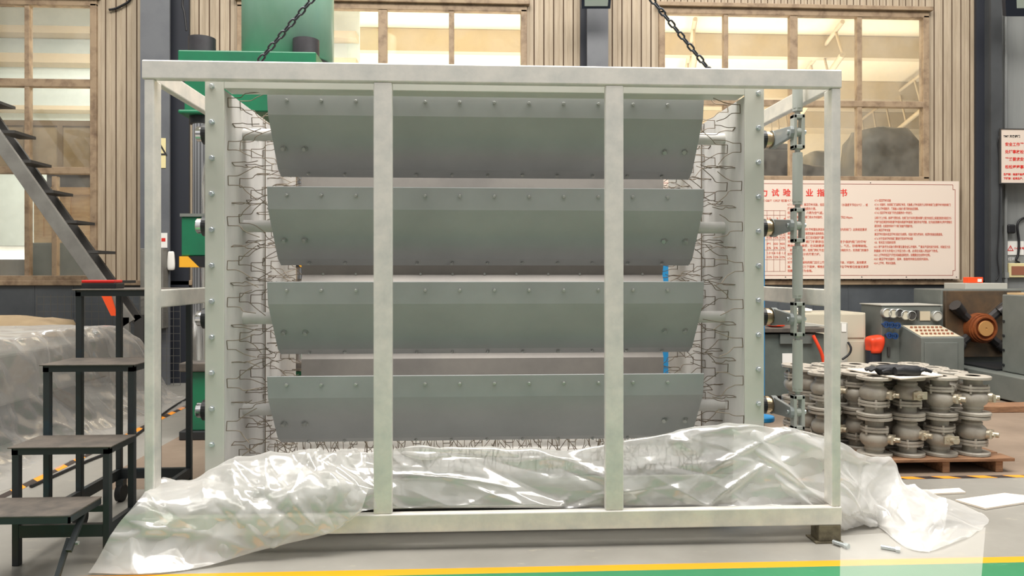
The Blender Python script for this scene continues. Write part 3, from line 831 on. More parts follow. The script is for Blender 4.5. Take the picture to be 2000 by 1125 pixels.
MB().box((sx0+t_, .872, .125), (sx1-t_, .90, .18)).build('base_rail', 'steps', st)
# fold-out lowest step
lo = MB().box((sx0-.06, -.36, .30), (sx1-.03, -.095, .308)).build('fold_out_tread', 'tread', st, bevel=.002)
b = MB(); b.box((sx0-.06, -.36, .275), (sx1-.03, -.352, .30)); b.box((sx0-.06, -.36, .275), (sx0-.052, -.1, .30)); b.box((sx1-.038, -.36, .275), (sx1-.03, -.1, .30))
b.build('tread_frame', 'steps', lo)
for x, s in ((sx1-.05, 1), (sx0-.045, -1)):
    MB().tube([(x, -.20, .285), (x+.0*s, -.33, .15)], .015, 4, smooth=False).build('leg', 'steps', st)
    MB().tube([(x-.018, -.29, .19), (x-.03, -.40, .0)], .013, 4, smooth=False).build('leg', 'steps', st)
    MB().cyl((x-.03, -.29, .17), (x+.02, -.29, .17), .008, 8).build('hinge', 'dull', st)
for x in (sx0+.0, sx1-.0):
    for y in (.42, .86):
        cs = MB().box((x-.025+(.04 if x < -1.9 else -.03), y-.02, .09), (x+.015+(.04 if x < -1.9 else -.03), y+.03, .125)).build('caster', 'steps', st)
        MB().cyl((x-.02+(.04 if x < -1.9 else -.03), y, .05), (x+.012+(.04 if x < -1.9 else -.03), y, .05), .05, 20).build('wheel', 'rubber', cs)
p = Vector((X(196, .6), .62, 1.221))
r = thing('spirit_level_case', p, 'small red and black tool case lying on the top platform of the steps', 'tool case')
MB().box((p.x-.085, p.y-.05, p.z), (p.x+.095, p.y+.05, p.z+.03)).build('base', 'black', r, bevel=.004)
MB().box((p.x-.085, p.y-.05, p.z+.0305), (p.x+.085, p.y+.05, p.z+.046)).build('lid', 'red', r, bevel=.004)
# ================================================================== PRESS
YP = 2.45
pr = thing('hydraulic_press', (X(490, YP+.4), YP+.5, 0), 'tall green four column hydraulic press standing behind the damper left side', 'press')
px_ = lambda q: X(q, YP)
zc0, zc1 = Z(480, 215, YP), Z(480, 122, YP)
xa, xb = px_(347), px_(660)
def pz(y): return Z(480, y, YP)
MB().box((xa+.03, YP+.05, zc0), (xb-.03, YP+1.0, zc1)).build('crown', 'pressgreen', pr, bevel=.01)
MB().box((xa, YP, zc1), (px_(617), YP+1.05, pz(99))).build('crown_plate', 'pressgreen', pr, bevel=.01)
MB().box((xa, YP, zc0-.03), (px_(400), YP+1.05, zc0)).build('crown_foot', 'pressgreen', pr, bevel=.01)
MB().box((px_(580), YP, zc0-.03), (xb, YP+1.05, zc0)).build('crown_foot', 'pressgreen', pr, bevel=.01)
cyc = Vector((px_(524)+.03, YP+.52, 0)); cr2 = (px_(613)-px_(434))/2*1.07
MB().lathe([(0, pz(99)), (cr2*.93, pz(99)), (cr2*.93, pz(88)), (cr2, pz(88)), (cr2, 5.0), (0, 5.0)], cyc, 2, 48, False).build('cylinder', ['cylgreen'], pr)
MB().lathe([(cr2*.9, pz(99)), (cr2*.98, pz(99)), (cr2*.98, pz(91)), (cr2*.9, pz(91))], cyc, 2, 48).build('cylinder_ring', 'black', pr)
for cxp in (382, 590):
    cx_ = px_(cxp)
    for yy in (YP+.14, YP+.9):
        MB().cyl((cx_, yy, pz(845)), (cx_, yy, zc0), .075, 28).build('column', 'chrome', pr)
        MB().cyl((cx_, yy, zc0-.09), (cx_, yy, zc0-.005), .095, 24).build('column_collar', 'black', pr)
        MB().cyl((cx_, yy, pz(99)), (cx_, yy, pz(66)), .105, 24).build('column_nut', 'nut', pr)
MB().box((px_(356), YP-.02, pz(500)), (px_(625), YP+1.05, pz(424))).build('slide', 'pressgreen', pr, bevel=.008)
MB().box((px_(354), YP-.03, pz(424)), (px_(627), YP+1.06, pz(418))).build('slide_top_plate', 'machine', pr)
MB().box((px_(354), YP-.04, pz(522)), (px_(627), YP+1.05, pz(501))).build('slide_band', 'hazpress', pr)
MB().box((px_(366), YP+.0, pz(840)), (px_(620), YP+1.0, pz(725))).build('base', 'pressgreen', pr, bevel=.008)
MB().box((px_(352), YP-.03, pz(725)), (px_(632), YP+1.05, pz(708))).build('bed_plate', 'tread', pr, bevel=.008)
MB().box((px_(352), YP-.03, 0), (px_(632), YP+1.05, pz(840))).build('base_plate', 'black', pr, bevel=.008)
# ================================================================== WALL STAIR
YSt = 4.52
sr = thing('steel_stair', P(110, 545, YSt+.4), 'grey steel stair with dark treads rising to the left in front of left window', 'stair')
def stringer(pa, pb, Y, w_, m, nm):
    p, q = P(*pa, Y), P(*pb, Y); d = (q-p).normalized(); n2 = Vector((-d.z, 0, d.x))*w_/2
    b = MB(); poly = [((p+n2).x, (p+n2).z), ((q+n2).x, (q+n2).z), ((q-n2).x, (q-n2).z), ((p-n2).x, (p-n2).z)]
    b.prism(poly, 1, Y, Y+.04); return b.build(nm, m, sr, bevel=.003)
stringer((-60, 195), (250, 632), YSt, .14, 'stair', 'stringer')
stringer((-60, 166), (268, 626), YSt+.42, .12, 'stairdark', 'stringer')
for (pxa, py) in ((-42, 192), (0, 254), (32, 312), (76, 371), (121, 430), (163, 489), (205, 548)):
    p = P(pxa, py, YSt+.04); b = MB()
    b.box((p.x-.03, YSt+.04, p.z-.03), (p.x+.15, YSt+.42, p.z)); b.build('tread', 'stairdark', sr)
p = P(208, 585, YSt-.02)
MB().prism([(p.x-.09, p.z+.13), (p.x+.02, p.z+.13), (p.x+.11, p.z-.17), (p.x+.05, p.z-.17)], 1, YSt-.03, YSt-.01).build('orange_foot_mark', 'orange', sr)
for x_ in (X(250, YSt), X(268, YSt+.42)): pass
b = MB(); b.box((X(232, YSt), YSt, 0), (X(252, YSt), YSt+.04, Z(240, 620, YSt))); b.build('post', 'stair', sr)
b = MB(); b.box((X(262, YSt+.42), YSt+.42, 0), (X(280, YSt+.42), YSt+.46, Z(265, 615, YSt+.42))); b.build('post', 'stairdark', sr)
# wire mesh fence
YM = 5.22
b = MB(); x0, x1 = X(72, YM), X(352, YM); z1, z0 = Z(200, 575, YM), 0.02
n_ = 21
for k in range(n_+1): x = x0+(x1-x0)*k/n_; b.box((x-.002, YM-.002, z0), (x+.002, YM+.002, z1))
k = 0
while z0+k*.085 < z1: b.box((x0, YM-.004, z0+k*.085-.002), (x1, YM, z0+k*.085+.002)); k += 1
tag(b.build('wire_mesh_panel', 'meshwire'), 'thin wire mesh panel standing between wrapped machine and dark lower wall', 'mesh panel')
# ================================================================== WRAPPED MACHINE (left)
def wrapped(name, path, seed, label, m, amp):
    # path: list of (cross-section polygons) swept along Y ; here stations with outline points
    per = 30
    rows = [spline(s_, 8) for s_ in path]
    cols = [spline([r[j] for r in rows], per) for j in range(len(rows[0]))]
    N = len(cols[0]); Mv = len(cols); vs = []; fs = []
    for i in range(N):
        for j in range(Mv):
            p = cols[j][i]; q = p*3+Vector((seed, 0, 0))
            q2 = Vector((p.y*1.0+p.z*.8, p.z*1.0-p.x*.6, p.x))
            w_ = noise.noise(q*.8)*.25
            k = amp*(.8*noise.noise(q*.5)+2.0*(crease(q2+Vector((w_, w_, seed)), (2.2, 1.6, 1.6))-.25)+1.1*(crease(q2+Vector((w_, -w_, seed*2)), (7, 4, 4))-.25))
            v = p+Vector((k*.8, -k*.6, k*.5)); v.z = max(v.z, .005); vs.append(v)
    for i in range(N-1):
        for j in range(Mv-1): fs.append((i*Mv+j, i*Mv+j+1, (i+1)*Mv+j+1, (i+1)*Mv+j))
    b = MB(); b.add(vs, fs, True); return tag(b.build(name, m), label, 'wrapped machine')
def sec(y, xr_, xl_, ht, spread):
    return [(xl_, y, ht*.9), (xl_+.3, y, ht), (xr_-.25, y, ht), (xr_-.04, y, ht*.95), (xr_, y, ht*.6), (xr_+.05, y, ht*.25), (xr_+spread*.5, y, .03), (xr_+spread, y, .006)]
XR = -3.25
core = thing('wrapped_machine', (XR-.6, 3, 0), 'long machine under clear wrinkled plastic wrap along the left of the hall', 'wrapped machine')
wsecs = [sec(.6, XR-.05, -5.0, .80, .45), sec(1.6, XR, -5.0, .83, .5), sec(2.6, XR, -5.0, .84, .42), sec(3.4, XR, -5.0, .83, .42), sec(3.85, XR+.05, -5, .74, .42), sec(4.25, XR+.12, -5.0, .30, .25), sec(4.4, XR+.15, -5.0, .05, .12)]
wo = wrapped('wrap_film', wsecs, 4.2, 'x', 'wrap', .05)
for k in ('label', 'category'): del wo[k]
wo.parent = core; wo.location = -Vector(core.location)
MB().box((-4.9, .8, .35), (XR-.12, 3.6, .72)).build('machine_bed', 'stair', core, bevel=.02)
MB().box((-4.7, 1.0, .0), (XR-.3, 3.4, .36)).build('machine_base', 'stairdark', core, bevel=.02)
lump('wrapped_pile', (-6.3, 4.55, 0), (X(140, 4.8), 5.14, Z(60, 622, 4.8)), 'board', 'tan wrapped pile behind the plastic wrapped machine, under left window', 'pile', .06, seed=3)
b = MB(); b.tube(spline([PH(60, 950, .012), PH(160, 905, .012), PH(240, 868, .012), PH(330, 800, .012), PH(372, 775, .012)], 6), .010, 6); tag(b.build('floor_cable', 'cable'), 'black cable lying on the floor beside the wrapped machine', 'cable')
# ================================================================== LEFT COLUMN SIGNS
def plate(name, px0, px1, py0, py1, Y, label, m='white', cat='sign', t=.006):
    p, q = P(px0, py1, Y), P(px1, py0, Y)
    r = thing(name, (p.x, Y, p.z), label, cat)
    MB().box((p.x, Y-t, p.z), (q.x, Y, q.z)).build('plate', m, r)
    return r, p, q
YC = YW-.201
r, p, q = plate('warning_sign', 296, 324, 270, 328, YC, 'cream warning sign with black triangle on the left steel column', 'ivory')
def tri(cx, cz, s, Y, parent, m, nm='triangle'):
    b = MB(); o_ = [(cx, cz+s*.6), (cx-s*.6, cz-s*.45), (cx+s*.6, cz-s*.45)]; i_ = [(cx, cz+s*.36), (cx-s*.40, cz-s*.32), (cx+s*.40, cz-s*.32)]
    for k in range(3):
        k2 = (k+1) % 3
        b.prism([o_[k], o_[k2], i_[k2], i_[k]], 1, Y-.002, Y)
    b.box((cx-s*.035, Y-.002, cz-s*.1), (cx+s*.035, Y, cz+s*.2)); b.box((cx-s*.035, Y-.002, cz-s*.24), (cx+s*.035, Y, cz-s*.16))
    return b.build(nm, m, parent)
tri((p.x+q.x)/2, (p.z+q.z)/2+.05, .17, YC-.007, r, 'blackink')
r, p, q = plate('column_notice', 304, 327, 455, 484, YC, 'small white notice with red mark on the left steel column', 'paper')
MB().box((q.x-.065, YC-.008, q.z-.1), (q.x-.02, YC-.006, q.z-.06)).build('red_mark', 'redink', r)
r = thing('electrical_box', P(318, 540, YC), 'grey electrical cabinet on the left column, half hidden behind frame post', 'electrical box')
MB().box((X(285, YC), YC-.15, Z(300, 640, YC)), (X(329, YC), YC, Z(300, 486, YC))).build('body', 'stair', r, bevel=.006)
MB().box((X(289, YC), YC-.157, Z(300, 634, YC)), (X(326, YC), YC-.151, Z(300, 490, YC))).build('door', 'stair', r, bevel=.003)
lump('paper_bundle', (X(329, YC)+.002, YC-.05, Z(335, 528, YC)), (X(343, YC), YC-.01, Z(335, 490, YC)), 'paper', 'pale papers hanging beside the electrical cabinet on the left column', 'papers', .01, seed=8)
# ================================================================== LAMPS AND CABLES UP HIGH
r = thing('floodlight', P(1166, 5, YW-.5), 'dark floodlight with pale glass on top of the centre column', 'floodlight')
def slant(px0, px1, py0, py1, px2, px3, Y0, Y1, m, nm):
    a, b1, c, d = P(px0, py0, Y0), P(px1, py0, Y0), P(px3, py1, Y1), P(px2, py1, Y1)
    up = Vector((0, .06, .03)); b = MB(); vs = [a, b1, c, d]
    b.add(vs+[v+up for v in vs], [(0, 1, 2, 3), (7, 6, 5, 4), (0, 4, 5, 1), (1, 5, 6, 2), (2, 6, 7, 3), (3, 7, 4, 0)]); return b.build(nm, m, r)
slant(1134, 1198, -60, 17, 1136, 1192, YW-.75, YW-.5, 'lamp', 'housing')
slant(1142, 1192, -50, 12, 1142, 1187, YW-.775, YW-.525, 'lampglass', 'glass')
MB().cyl(P(1164, -20, YW-.55), P(1164, -20, YW-.2), .03, 10).build('bracket', 'lamp', r)
r = thing('ceiling_floodlight', P(1985, 10, YW-.6), 'dark floodlight with lit grid glass at the top right corner', 'floodlight')
slant(1962, 2060, -50, 32, 1965, 2050, YW-.8, YW-.55, 'lamp', 'housing')
slant(1988, 2050, -46, 16, 1986, 2045, YW-.83, YW-.6, 'lampglass', 'glass')
MB().cyl(P(1990, -20, YW-.6), P(1990, -20, YW), .03, 10).build('bracket', 'lamp', r)
def cable(pts, Y, rad, label):
    b = MB(); b.tube(spline([P(a, c, Y) for a, c in pts], 6), rad, 7); return tag(b.build('cable', 'cable'), label, 'cable')
cable([(213, 19), (225, 17), (240, 10), (252, 2), (258, -12)], YW-.04, .014, 'black cable curling out of the cladding beside the left column')
cable([(360, -20), (356, 8), (360, 25), (364, 60)], YW-.25, .012, 'thin dark cable running down the top of the left column')
cable([(1954, 258), (1949, 275), (1951, 300), (1953, 370), (1951, 450), (1948, 500), (1951, 535), (1945, 548)], YW-.215, .007, 'thin black cable running down the right column beside the safety sign')
cable([(2010, 424), (1995, 428), (1987, 440), (1990, 470), (1989, 495), (1985, 508), (1991, 513)], YW-.03, .014, 'thick black cable hanging from the plug to the switch box at right edge')
tag(MB().box(*pbox(1969, 1985, 438, 456, YW-.09, .09)).build('black_socket', 'cable', bevel=.02), 'black wall socket above the small warning sign at right edge', 'socket')
r = thing('conduit_pipe', P(1963, 400, YW-.1), 'grey conduit pipe running up the wall beside the right column', 'pipe')
MB().cyl((X(1964, YW-.05), YW-.05, .4), (X(1964, YW-.05), YW-.05, 4.6), .022, 10).build('pipe', 'wall_grey', r)
MB().box((X(1960, YW-.05), YW-.075, 1.25), (X(1968, YW-.05), YW-.0, 1.32)).build('clip', 'dull', r)
# ================================================================== BIG SIGN
YG = YW-.10
p, q = P(1245, 545, YG), P(1873, 354, YG)
r = thing('instruction_board', ((p.x+q.x)/2, YG, p.z), 'long cream notice board with red Chinese title on the wall under right window', 'sign')
MB().box((p.x, YG, p.z), (q.x, YG+.012, q.z)).build('board', 'white', r)
ins = .05; b = MB(); yb_ = YG-.0015; lw = .006
x0, x1, z0, z1 = p.x+.06, q.x-.05, p.z+.045, q.z-.045
def hline(b, xa, xb, z): b.box((xa, yb_, z-lw/2), (xb, YG, z+lw/2))
def vline(b, x, za, zb_): b.box((x-lw/2, yb_, za), (x+lw/2, YG, zb_))
hline(b, x0+.06, x1-.06, z0); hline(b, x0+.06, x1-.06, z1); vline(b, x0, z0+.06, z1-.06); vline(b, x1, z0+.06, z1-.06)
for sx, xx in ((1, x0), (-1, x1)):
    for sz, z_ in ((1, z0), (-1, z1)):
        b.box((xx+sx*.03-lw/2, yb_, z_+sz*.0), (xx+sx*.03+lw/2, YG, z_+sz*.06)); 
        hline(b, min(xx, xx+sx*.06), max(xx, xx+sx*.06), z_+sz*.06) if False else None
        b.box((min(xx, xx+sx*.03), yb_, z_+sz*.06-lw/2), (max(xx, xx+sx*.03), YG, z_+sz*.06+lw/2))
        b.box((min(xx+sx*.03, xx+sx*.06), yb_, z_-lw/2), (max(xx+sx*.03, xx+sx*.06), YG, z_+lw/2))
b.build('border', 'frame_line', r)
yt = YG-.002
ttl = '压力试验作业指导书'
for k, ch in enumerate(ttl):
    pp = P(1470+k*22.2, 376.5, yt)
    text(ch, .098, (pp.x, yt, pp.z-.036), 'redink', r, 'title_character', align='CENTER', bold=.0022)
def line(s, px0, px1, py, m='brickink', sz=.036, nm='text_line'):
    pa, pb = P(px0, py+2, yt), P(px1, py+2, yt)
    text(s, sz, (pa.x, yt, pa.z), m, r, nm, width=pb.x-pa.x, bold=.0006)
L3 = [('4.7.4 低压密封试验', 1708, 1740, 391.5), ('4.7.4.1 试验时，关闭阀门使其两端封闭，可能是上密封适用于公司所有阀门主要密封作用的阀门）', 1708, 1857, 399.5),
 ('与阀上密封面脱开，管路输入试验介质不断地加压观察。', 1709, 1794, 407.5), ('4.7.4.2 低压密封试验下列先后顺序的一种进行。', 1708, 1782, 415.5),
 ('公称尺寸上方阀，启闭往返数次后，在阀门处于关闭位置向阀腔上面方向加压上紧直至规定试验压力值', 1708, 1859, 425.5),
 ('往前气加压规定时间检查密封面与阀座密封副阀门是否符合泄漏量，在开启后观察并记录泄漏情况', 1708, 1859, 433.5),
 ('是否有漏，在规定时间内每个阀门检查泄漏量评定。', 1708, 1783, 441.5), ('4.7.5 高压密封试验', 1708, 1739, 449.5),
 ('高压密封试验与低压密封试验方法相同。试验介质为液体时，检漏时检验应是直观。', 1708, 1841, 457.5), ('4.7.6 对于双向密封的阀门要进行双向密封试验', 1708, 1783, 466),
 ('4.8、有关压力试验的说明', 1708, 1749, 473.5), ('4.8.1 用气体作为试验介质时要注意安全防护措施，严禁未泄压时进行拆卸，试验压力达', 1707, 1856, 482),
 ('到最高值时不允许增大工作压力的1.1倍，必须在试验人员监护下完成。', 1707, 1832, 490), ('4.8.2 上密封的低压气密性试验是选择性的，如需要应在合同中注明。', 1707, 1817, 498),
 ('4.8.3 高压密封试验时，保持，检验完毕卸压后擦拭阀体。', 1707, 1814, 506), ('4.8.4 上密封、壳体试验期。', 1707, 1750, 514)]
for a in L3: line(*a)
L2 = [('4.7 试验方法', 1538, 1567, 391.5), ('4.7.1 壳体试验，高压密封试验，低压上密封试验用水（水温度不超过52℃），或', 1538, 1695, 399.5), ('煤油试验用适当粘度的介质。', 1538, 1594, 407.5),
 ('低压密封试验，介质为空气或。', 1538, 1608, 415.5), ('4.7.2 奥氏体不锈钢阀门用水作试验时，水的氯离子含量不超过100ppm。', 1538, 1666, 424), ('4.7.3 试验步骤', 1538, 1574, 432), ('4.7.3.1 壳体要求', 1538, 1569, 440),
 ('对于壳体在关闭件和密封面处施加试验压力（密封面内的阀门）达到规定要求', 1538, 1693, 448), ('填料压紧时，不得有渗漏现象和结构损伤。', 1538, 1610, 456), ('再逐渐加压试验，应满足试验空气要求', 1538, 1613, 464), ('不含有渗漏，阀门不得存在可见泄漏（用于保护阀门的密封', 1538, 1692, 472),
 ('壳体应无水渗漏，在试验要求规定的时间内，气孔、砂眼等缺陷。', 1538, 1694, 480), ('、进行密封试验时，在阀门两端不应施加对密封面有影响的外力，无须阀门的操作', 1538, 1696, 488.5), ('如超过阀门设计的承受力矩。', 1538, 1602, 496.5), ('4.7.4 上密封试验', 1538, 1570, 505),
 ('对于有上密封结构的阀门应做上密封，阀门完全开启，试验时，其他要求', 1538, 1692, 512.5), ('填、在试验压力下保持，螺栓应均匀拧紧，将各密封部位检查无渗漏', 1538, 1696, 521), ('观察应无渗漏为合格。', 1538, 1587, 529)]
for a in L2: line(*a)
line('适用标准及试验依据 GB/T 13927 标准', 1440, 1537, 391.5)
tb = MB()
for pyy in (411, 420, 443, 468, 488, 507, 530): 
    pa, pb = P(1400, pyy, YG), P(1534, pyy, YG); tb.box((pa.x, yb_, pa.z-.002), (pb.x, YG, pa.z+.002))
for pxx in (1400, 1445, 1498, 1511, 1523, 1534):
    pa, pb = P(pxx, 530, YG), P(pxx, 411, YG); tb.box((pa.x-.002, yb_, pa.z), (pa.x+.002, YG, pb.z))
tb.build('table_grid', 'frame_line', r)
for i, (s, pyy) in enumerate((('10    3    4', 427), ('0.2  0.5  0.2', 458), ('<2% <2% <2%', 464), ('4*1  300  400', 476), ('2%  2%  2%', 484), ('1.0 0.6 0.8 1.2', 494), ('<2% <2% <2%', 502))):
    line(s, 1497, 1533, pyy)
for pxx in (1534, 1683, 1700, 1770, 1868):
    pp = P(pxx, 357 if pxx in (1700,) else 541, YG); MB().cyl((pp.x, YG-.004, pp.z), (pp.x, YG, pp.z), .006, 8).build('screw', 'blackink', r)
# safety sign at right
YG2 = YW-.24
p, q = P(1955, 357, YG2), P(2075, 254, YG2)
r = thing('safety_sign', ((p.x+q.x)/2, YG2, p.z), 'white framed safety sign with red Chinese lines at the right edge', 'sign')
MB().box((p.x, YG2, p.z), (q.x, YG2+.02, q.z)).build('plate', 'white', r)
b = MB()
for a, c in (((p.x-.012, YG2-.006, p.z-.012), (p.x, YG2+.02, q.z+.012)), ((q.x, YG2-.006, p.z-.012), (q.x+.012, YG2+.02, q.z+.012)), ((p.x, YG2-.006, p.z-.012), (q.x, YG2+.02, p.z)), ((p.x, YG2-.006, q.z), (q.x, YG2+.02, q.z+.012))): b.box(a, c)
b.build('frame', 'stairdark', r); yt = YG2-.002
for s, pxx, pyy, size, mm in (('TMT 天奥阀门', 1960, 268, .034, 'blackink'), ('安全工作严格', 1963, 284.5, .048, 'redink'), ('处理事故松懈', 1963, 299, .048, 'redink'), ('严格要求安全', 1963, 313.5, .048, 'redink'), ('松松垮垮事故', 1963, 328.5, .048, 'redink'), ('生产前：检查设备是否', 1960, 342, .03, 'redink'), ('下班前：结束生产，关', 1960, 350, .03, 'redink')):
    pp = P(pxx, pyy, yt); text(s, size, (pp.x, yt, pp.z), mm, r, 'text_line', bold=.0012)
r, p, q = plate('caution_sign', 1966, 1999, 471, 498, YW-.004, 'small white caution sign with red triangle under the wall socket', 'paper')
tri(p.x+.045, (p.z+q.z)/2-.005, .07, YW-.011, r, 'redink')
text('小心有电', .034, (p.x+.09, YW-.0115, (p.z+q.z)/2-.015), 'redink', r, bold=.001)
r = thing('stencilled_words', P(1969, 508, YW-.003), 'white painted words on the grey wall above the switch box', 'lettering')
pp = P(1969, 508.5, YW-.004); text('灯开关', .046, (pp.x, YW-.004, pp.z), 'whiteink', r, bold=.001)
r = thing('switch_box', P(1985, 542, YW-.05), 'ivory switch box with brown face plate at the right edge', 'switch')
MB().box(*pbox(1971, 2012, 514, 542, YW-.06, .06)).build('housing', 'ivory', r, bevel=.008)
MB().box(*pbox(1976, 2008, 520, 537, YW-.066, .005)).build('face_plate', 'brownplate', r)
# ================================================================== BENCH AREA BEHIND RIGHT SIDE
YB = 4.0
tk = thing('test_tank', (X(1550, YB), YB+.4, 0), 'dark green grey water tank bench behind the linkage rod with paper label', 'tank')
MB().box(*pbox(1440, 1610, 652, 775, YB, .8)).build('tank_body', 'panel', tk, bevel=.01)
MB().box(*pbox(1430, 1618, 641, 650, YB-.05, .9)).build('tank_top', 'tread', tk, bevel=.004)
MB().box(*pbox(1524, 1588, 652, 672, YB-.03, .03)).build('upper_plate', 'machine', tk, bevel=.004)
MB().box(*pbox(1528, 1567, 690, 717, YB-.004, .003)).build('paper_label', 'paper', tk)
MB().box((X(1445, YB), YB+.03, 0), (X(1605, YB), YB+.77, Z(1500, 774, YB))).build('base', 'rubber', tk)
tag(MB().prism([(P(1556, 641, YB+.3).x, Z(1556, 640.5, YB)+.004), (P(1604, 641, YB+.3).x, Z(1556, 640.5, YB)+.004), (P(1604, 638, YB+.3).x, Z(1604, 634, YB+.3)), (P(1556, 628, YB+.3).x, Z(1556, 627, YB+.3))], 1, YB+.1, YB+.45).build('grey_metal_wedge', 'machinetop', bevel=.004), 'pale grey sloped metal tray lying on the tank bench', 'tray')
hs = MB().tube(spline([P(1588, 655, YB-.06), P(1598, 675, YB-.08), P(1606, 695, YB-.08), P(1612, 730, YB-.07)], 6), .018, 8)
tag(hs.build('orange_hose', 'hose'), 'orange hose hanging down the right side of the tank bench', 'hose')
lump('orange_rag', P(1507, 639.5, YB+.05)[:2]+(Z(1507, 640.6, YB-.05)+.003,), (X(1535, YB+.05), YB+.25, Z(1520, 632, YB+.05)), 'hose', 'orange red rag lying on the tank bench beside the damper', 'rag', .01, seed=2)
YK = 4.85
ca = thing('beige_cabinet', (X(1620, YK), YK+.3, 0), 'beige two door cabinet standing behind the tank bench', 'cabinet')
MB().box((X(1555, YK), YK, .0), (X(1691, YK), YK+.6, Z(1620, 611, YK))).build('body', 'beige', ca, bevel=.01)
for a, c in ((614, 660), (666, 745)): MB().box(*pbox(1642, 1688, a, c, YK-.012, .011)).build('door', 'beige', ca, bevel=.004)
MB().box(*pbox(1560, 1640, 614, 745, YK-.012, .011)).build('door', 'beige', ca, bevel=.004)
lump('white_rag', P(1566, 611, YK+.1)[:2]+(Z(1620, 611, YK)+.003,), (X(1590, YK+.1), YK+.3, Z(1578, 603, YK+.1)), 'paper', 'crumpled white rag on top of the beige cabinet', 'rag', .012, seed=6)
cb = thing('control_box', (X(1645, YK-.2), YK-.1, 0), 'grey upright control box with label in front of the beige cabinet', 'control box')
MB().box((X(1640, YK-.2), YK-.2, 0), (X(1656, YK-.2), YK-.02, Z(1648, 630, YK-.2))).build('body', 'machinetop', cb, bevel=.006)
MB().box(*pbox(1644, 1653, 632, 648, YK-.206, .005)).build('label_plate', 'paper', cb)
b = MB(); b.tube(spline([P(1656, 668, YK-.22), P(1662, 680, YK-.25), P(1658, 692, YK-.25), P(1645, 702, YK-.25)], 6), .012, 6); b.build('hose_loop', 'cable', cb)
bk = thing('waste_bin', (X(1706, 4.7), 4.7, 0), 'dark bin with orange bag beside the console', 'bin')
cxb = X(1705, 4.75)
MB().lathe([(0, 0), (.07, 0), (.082, Z(1700, 684, 4.75)), (.075, Z(1700, 684, 4.75)), (.066, .02), (0, .02)], (cxb, 4.75, 0), 2, 20).build('bucket', 'coldark', bk)
lump('orange_bag', (cxb-.08, 4.64, Z(1700, 690, 4.7)), (cxb+.08, 4.80, Z(1700, 658, 4.7)), 'hose', 'x', 'x', .07, seed=11)
o = bpy.data.objects['orange_bag']; del o['label']; del o['category']; o.name = 'bag'; o.parent = bk; o.location = o.location-Vector(bk.location)
# blue cabinet behind the damper
YBl = 2.7
bc_ = thing('blue_cabinet', (X(1390, YBl), YBl+.3, 0), 'blue steel cabinet standing behind the right side of the damper', 'cabinet')
MB().box((X(1283, YBl), YBl, .03), (X(1494.5, YBl), YBl+.6, Z(1390, 458, YBl))).build('body', 'blue', bc_, bevel=.008)
MB().box((X(1290, YBl), YBl-.012, .06), (X(1388, YBl), YBl-.001, Z(1390, 464, YBl))).build('door', 'blue', bc_, bevel=.004)
MB().box((X(1392, YBl), YBl-.012, .06), (X(1490, YBl), YBl-.001, Z(1390, 464, YBl))).build('door', 'blue', bc_, bevel=.004)
MB().box((X(1287, YBl), YBl+.04, 0), (X(1490, YBl), YBl+.56, .03)).build('plinth', 'black', bc_)
p = P(1488, 817, 2.25); bs = thing('blue_stool', (p.x, 2.25, 0), 'round blue topped stool low beside the damper right flange', 'stool')
MB().lathe([(0, p.z-.02), (.09, p.z-.02), (.095, p.z-.012), (.095, p.z+.012), (.09, p.z+.02), (0, p.z+.02)], (p.x, 2.25, 0), 2, 28).build('seat', 'blue', bs)
MB().cyl((p.x, 2.25, 0.01), (p.x, 2.25, p.z-.02), .02, 12).build('stem', 'dull', bs)
MB().lathe([(0, 0), (.1, 0), (.1, .01), (.02, .015)], (p.x, 2.25, 0), 2, 24).build('base', 'dull', bs)
# ================================================================== TEST MACHINE
tm = thing('valve_test_machine', (6.0, 4.6, 0), 'large grey green valve test machine with round clamping chuck at far right', 'machine')
XM = 5.40
MB().box((XM, 3.45, .02), (8.2, 5.36, .27)).build('bed', 'machine', tm, bevel=.01)
Yc = 4.78
xa, xb = X(1842, Yc), X(1975, Yc)
MB().box((xa-.01, Yc+.02, .27), (xb+.6, Yc+.56, Z(1880, 565, Yc))).build('headstock', 'machine', tm, bevel=.01)
ck = MB().box((xa+.01, Yc-.03, Z(1880, 697, Yc)), (xb+.1, Yc+.02, Z(1880, 568, Yc))).build('chuck_plate', 'rustplate', tm, bevel=.006)
c0 = P(1909, 640, Yc-.03)
MB().lathe([(0, -.14), (.09, -.14), (.092, -.12), (.115, -.12), (.118, -.145), (.135, -.145), (.14, -.12), (.155, -.12), (.16, -.10), (.17, -.10), (.172, 0)], c0, 1, 40).build('clamp_disc', 'rust', tm)
MB().lathe([(0, -.146), (.012, -.146), (.012, -.150), (.085, -.150), (.088, -.14)], c0, 1, 32).build('disc_face', 'rustface', tm)
for ang in (138, 222, 42, -42):
    a = math.radians(ang); d = Vector((math.cos(a), 0, math.sin(a)*.9)); n2 = Vector((-d.z, 0, d.x))
    b = MB()
    p0, p1 = c0+d*.15, c0+d*.42
    b.tube([p0+Vector((0, -.02, 0)), p1+Vector((0, -.02, 0))], [.05, .055], 8, smooth=False)
    j_ = b.build('clamp_jaw', 'jaw', tm)
    MB().tube([c0+d*.30+Vector((0, -.05, 0)), c0+d*.44+Vector((0, -.09, 0))], [.06, .068], 10).build('jaw_block', 'jaw', j_)
MB().box(*pbox(1886, 1968, 553, 565, Yc+.1, .4)).build('top_slab', 'machinetop', tm, bevel=.006)
Yr = 4.05
rb_ = MB().box((X(1957, Yr), 3.6, .275), (X(2080, Yr), Yr+.0, Z(1990, 575, Yr))).build('tailstock', 'machine', tm, bevel=.01)
xq = X(1957, Yr)
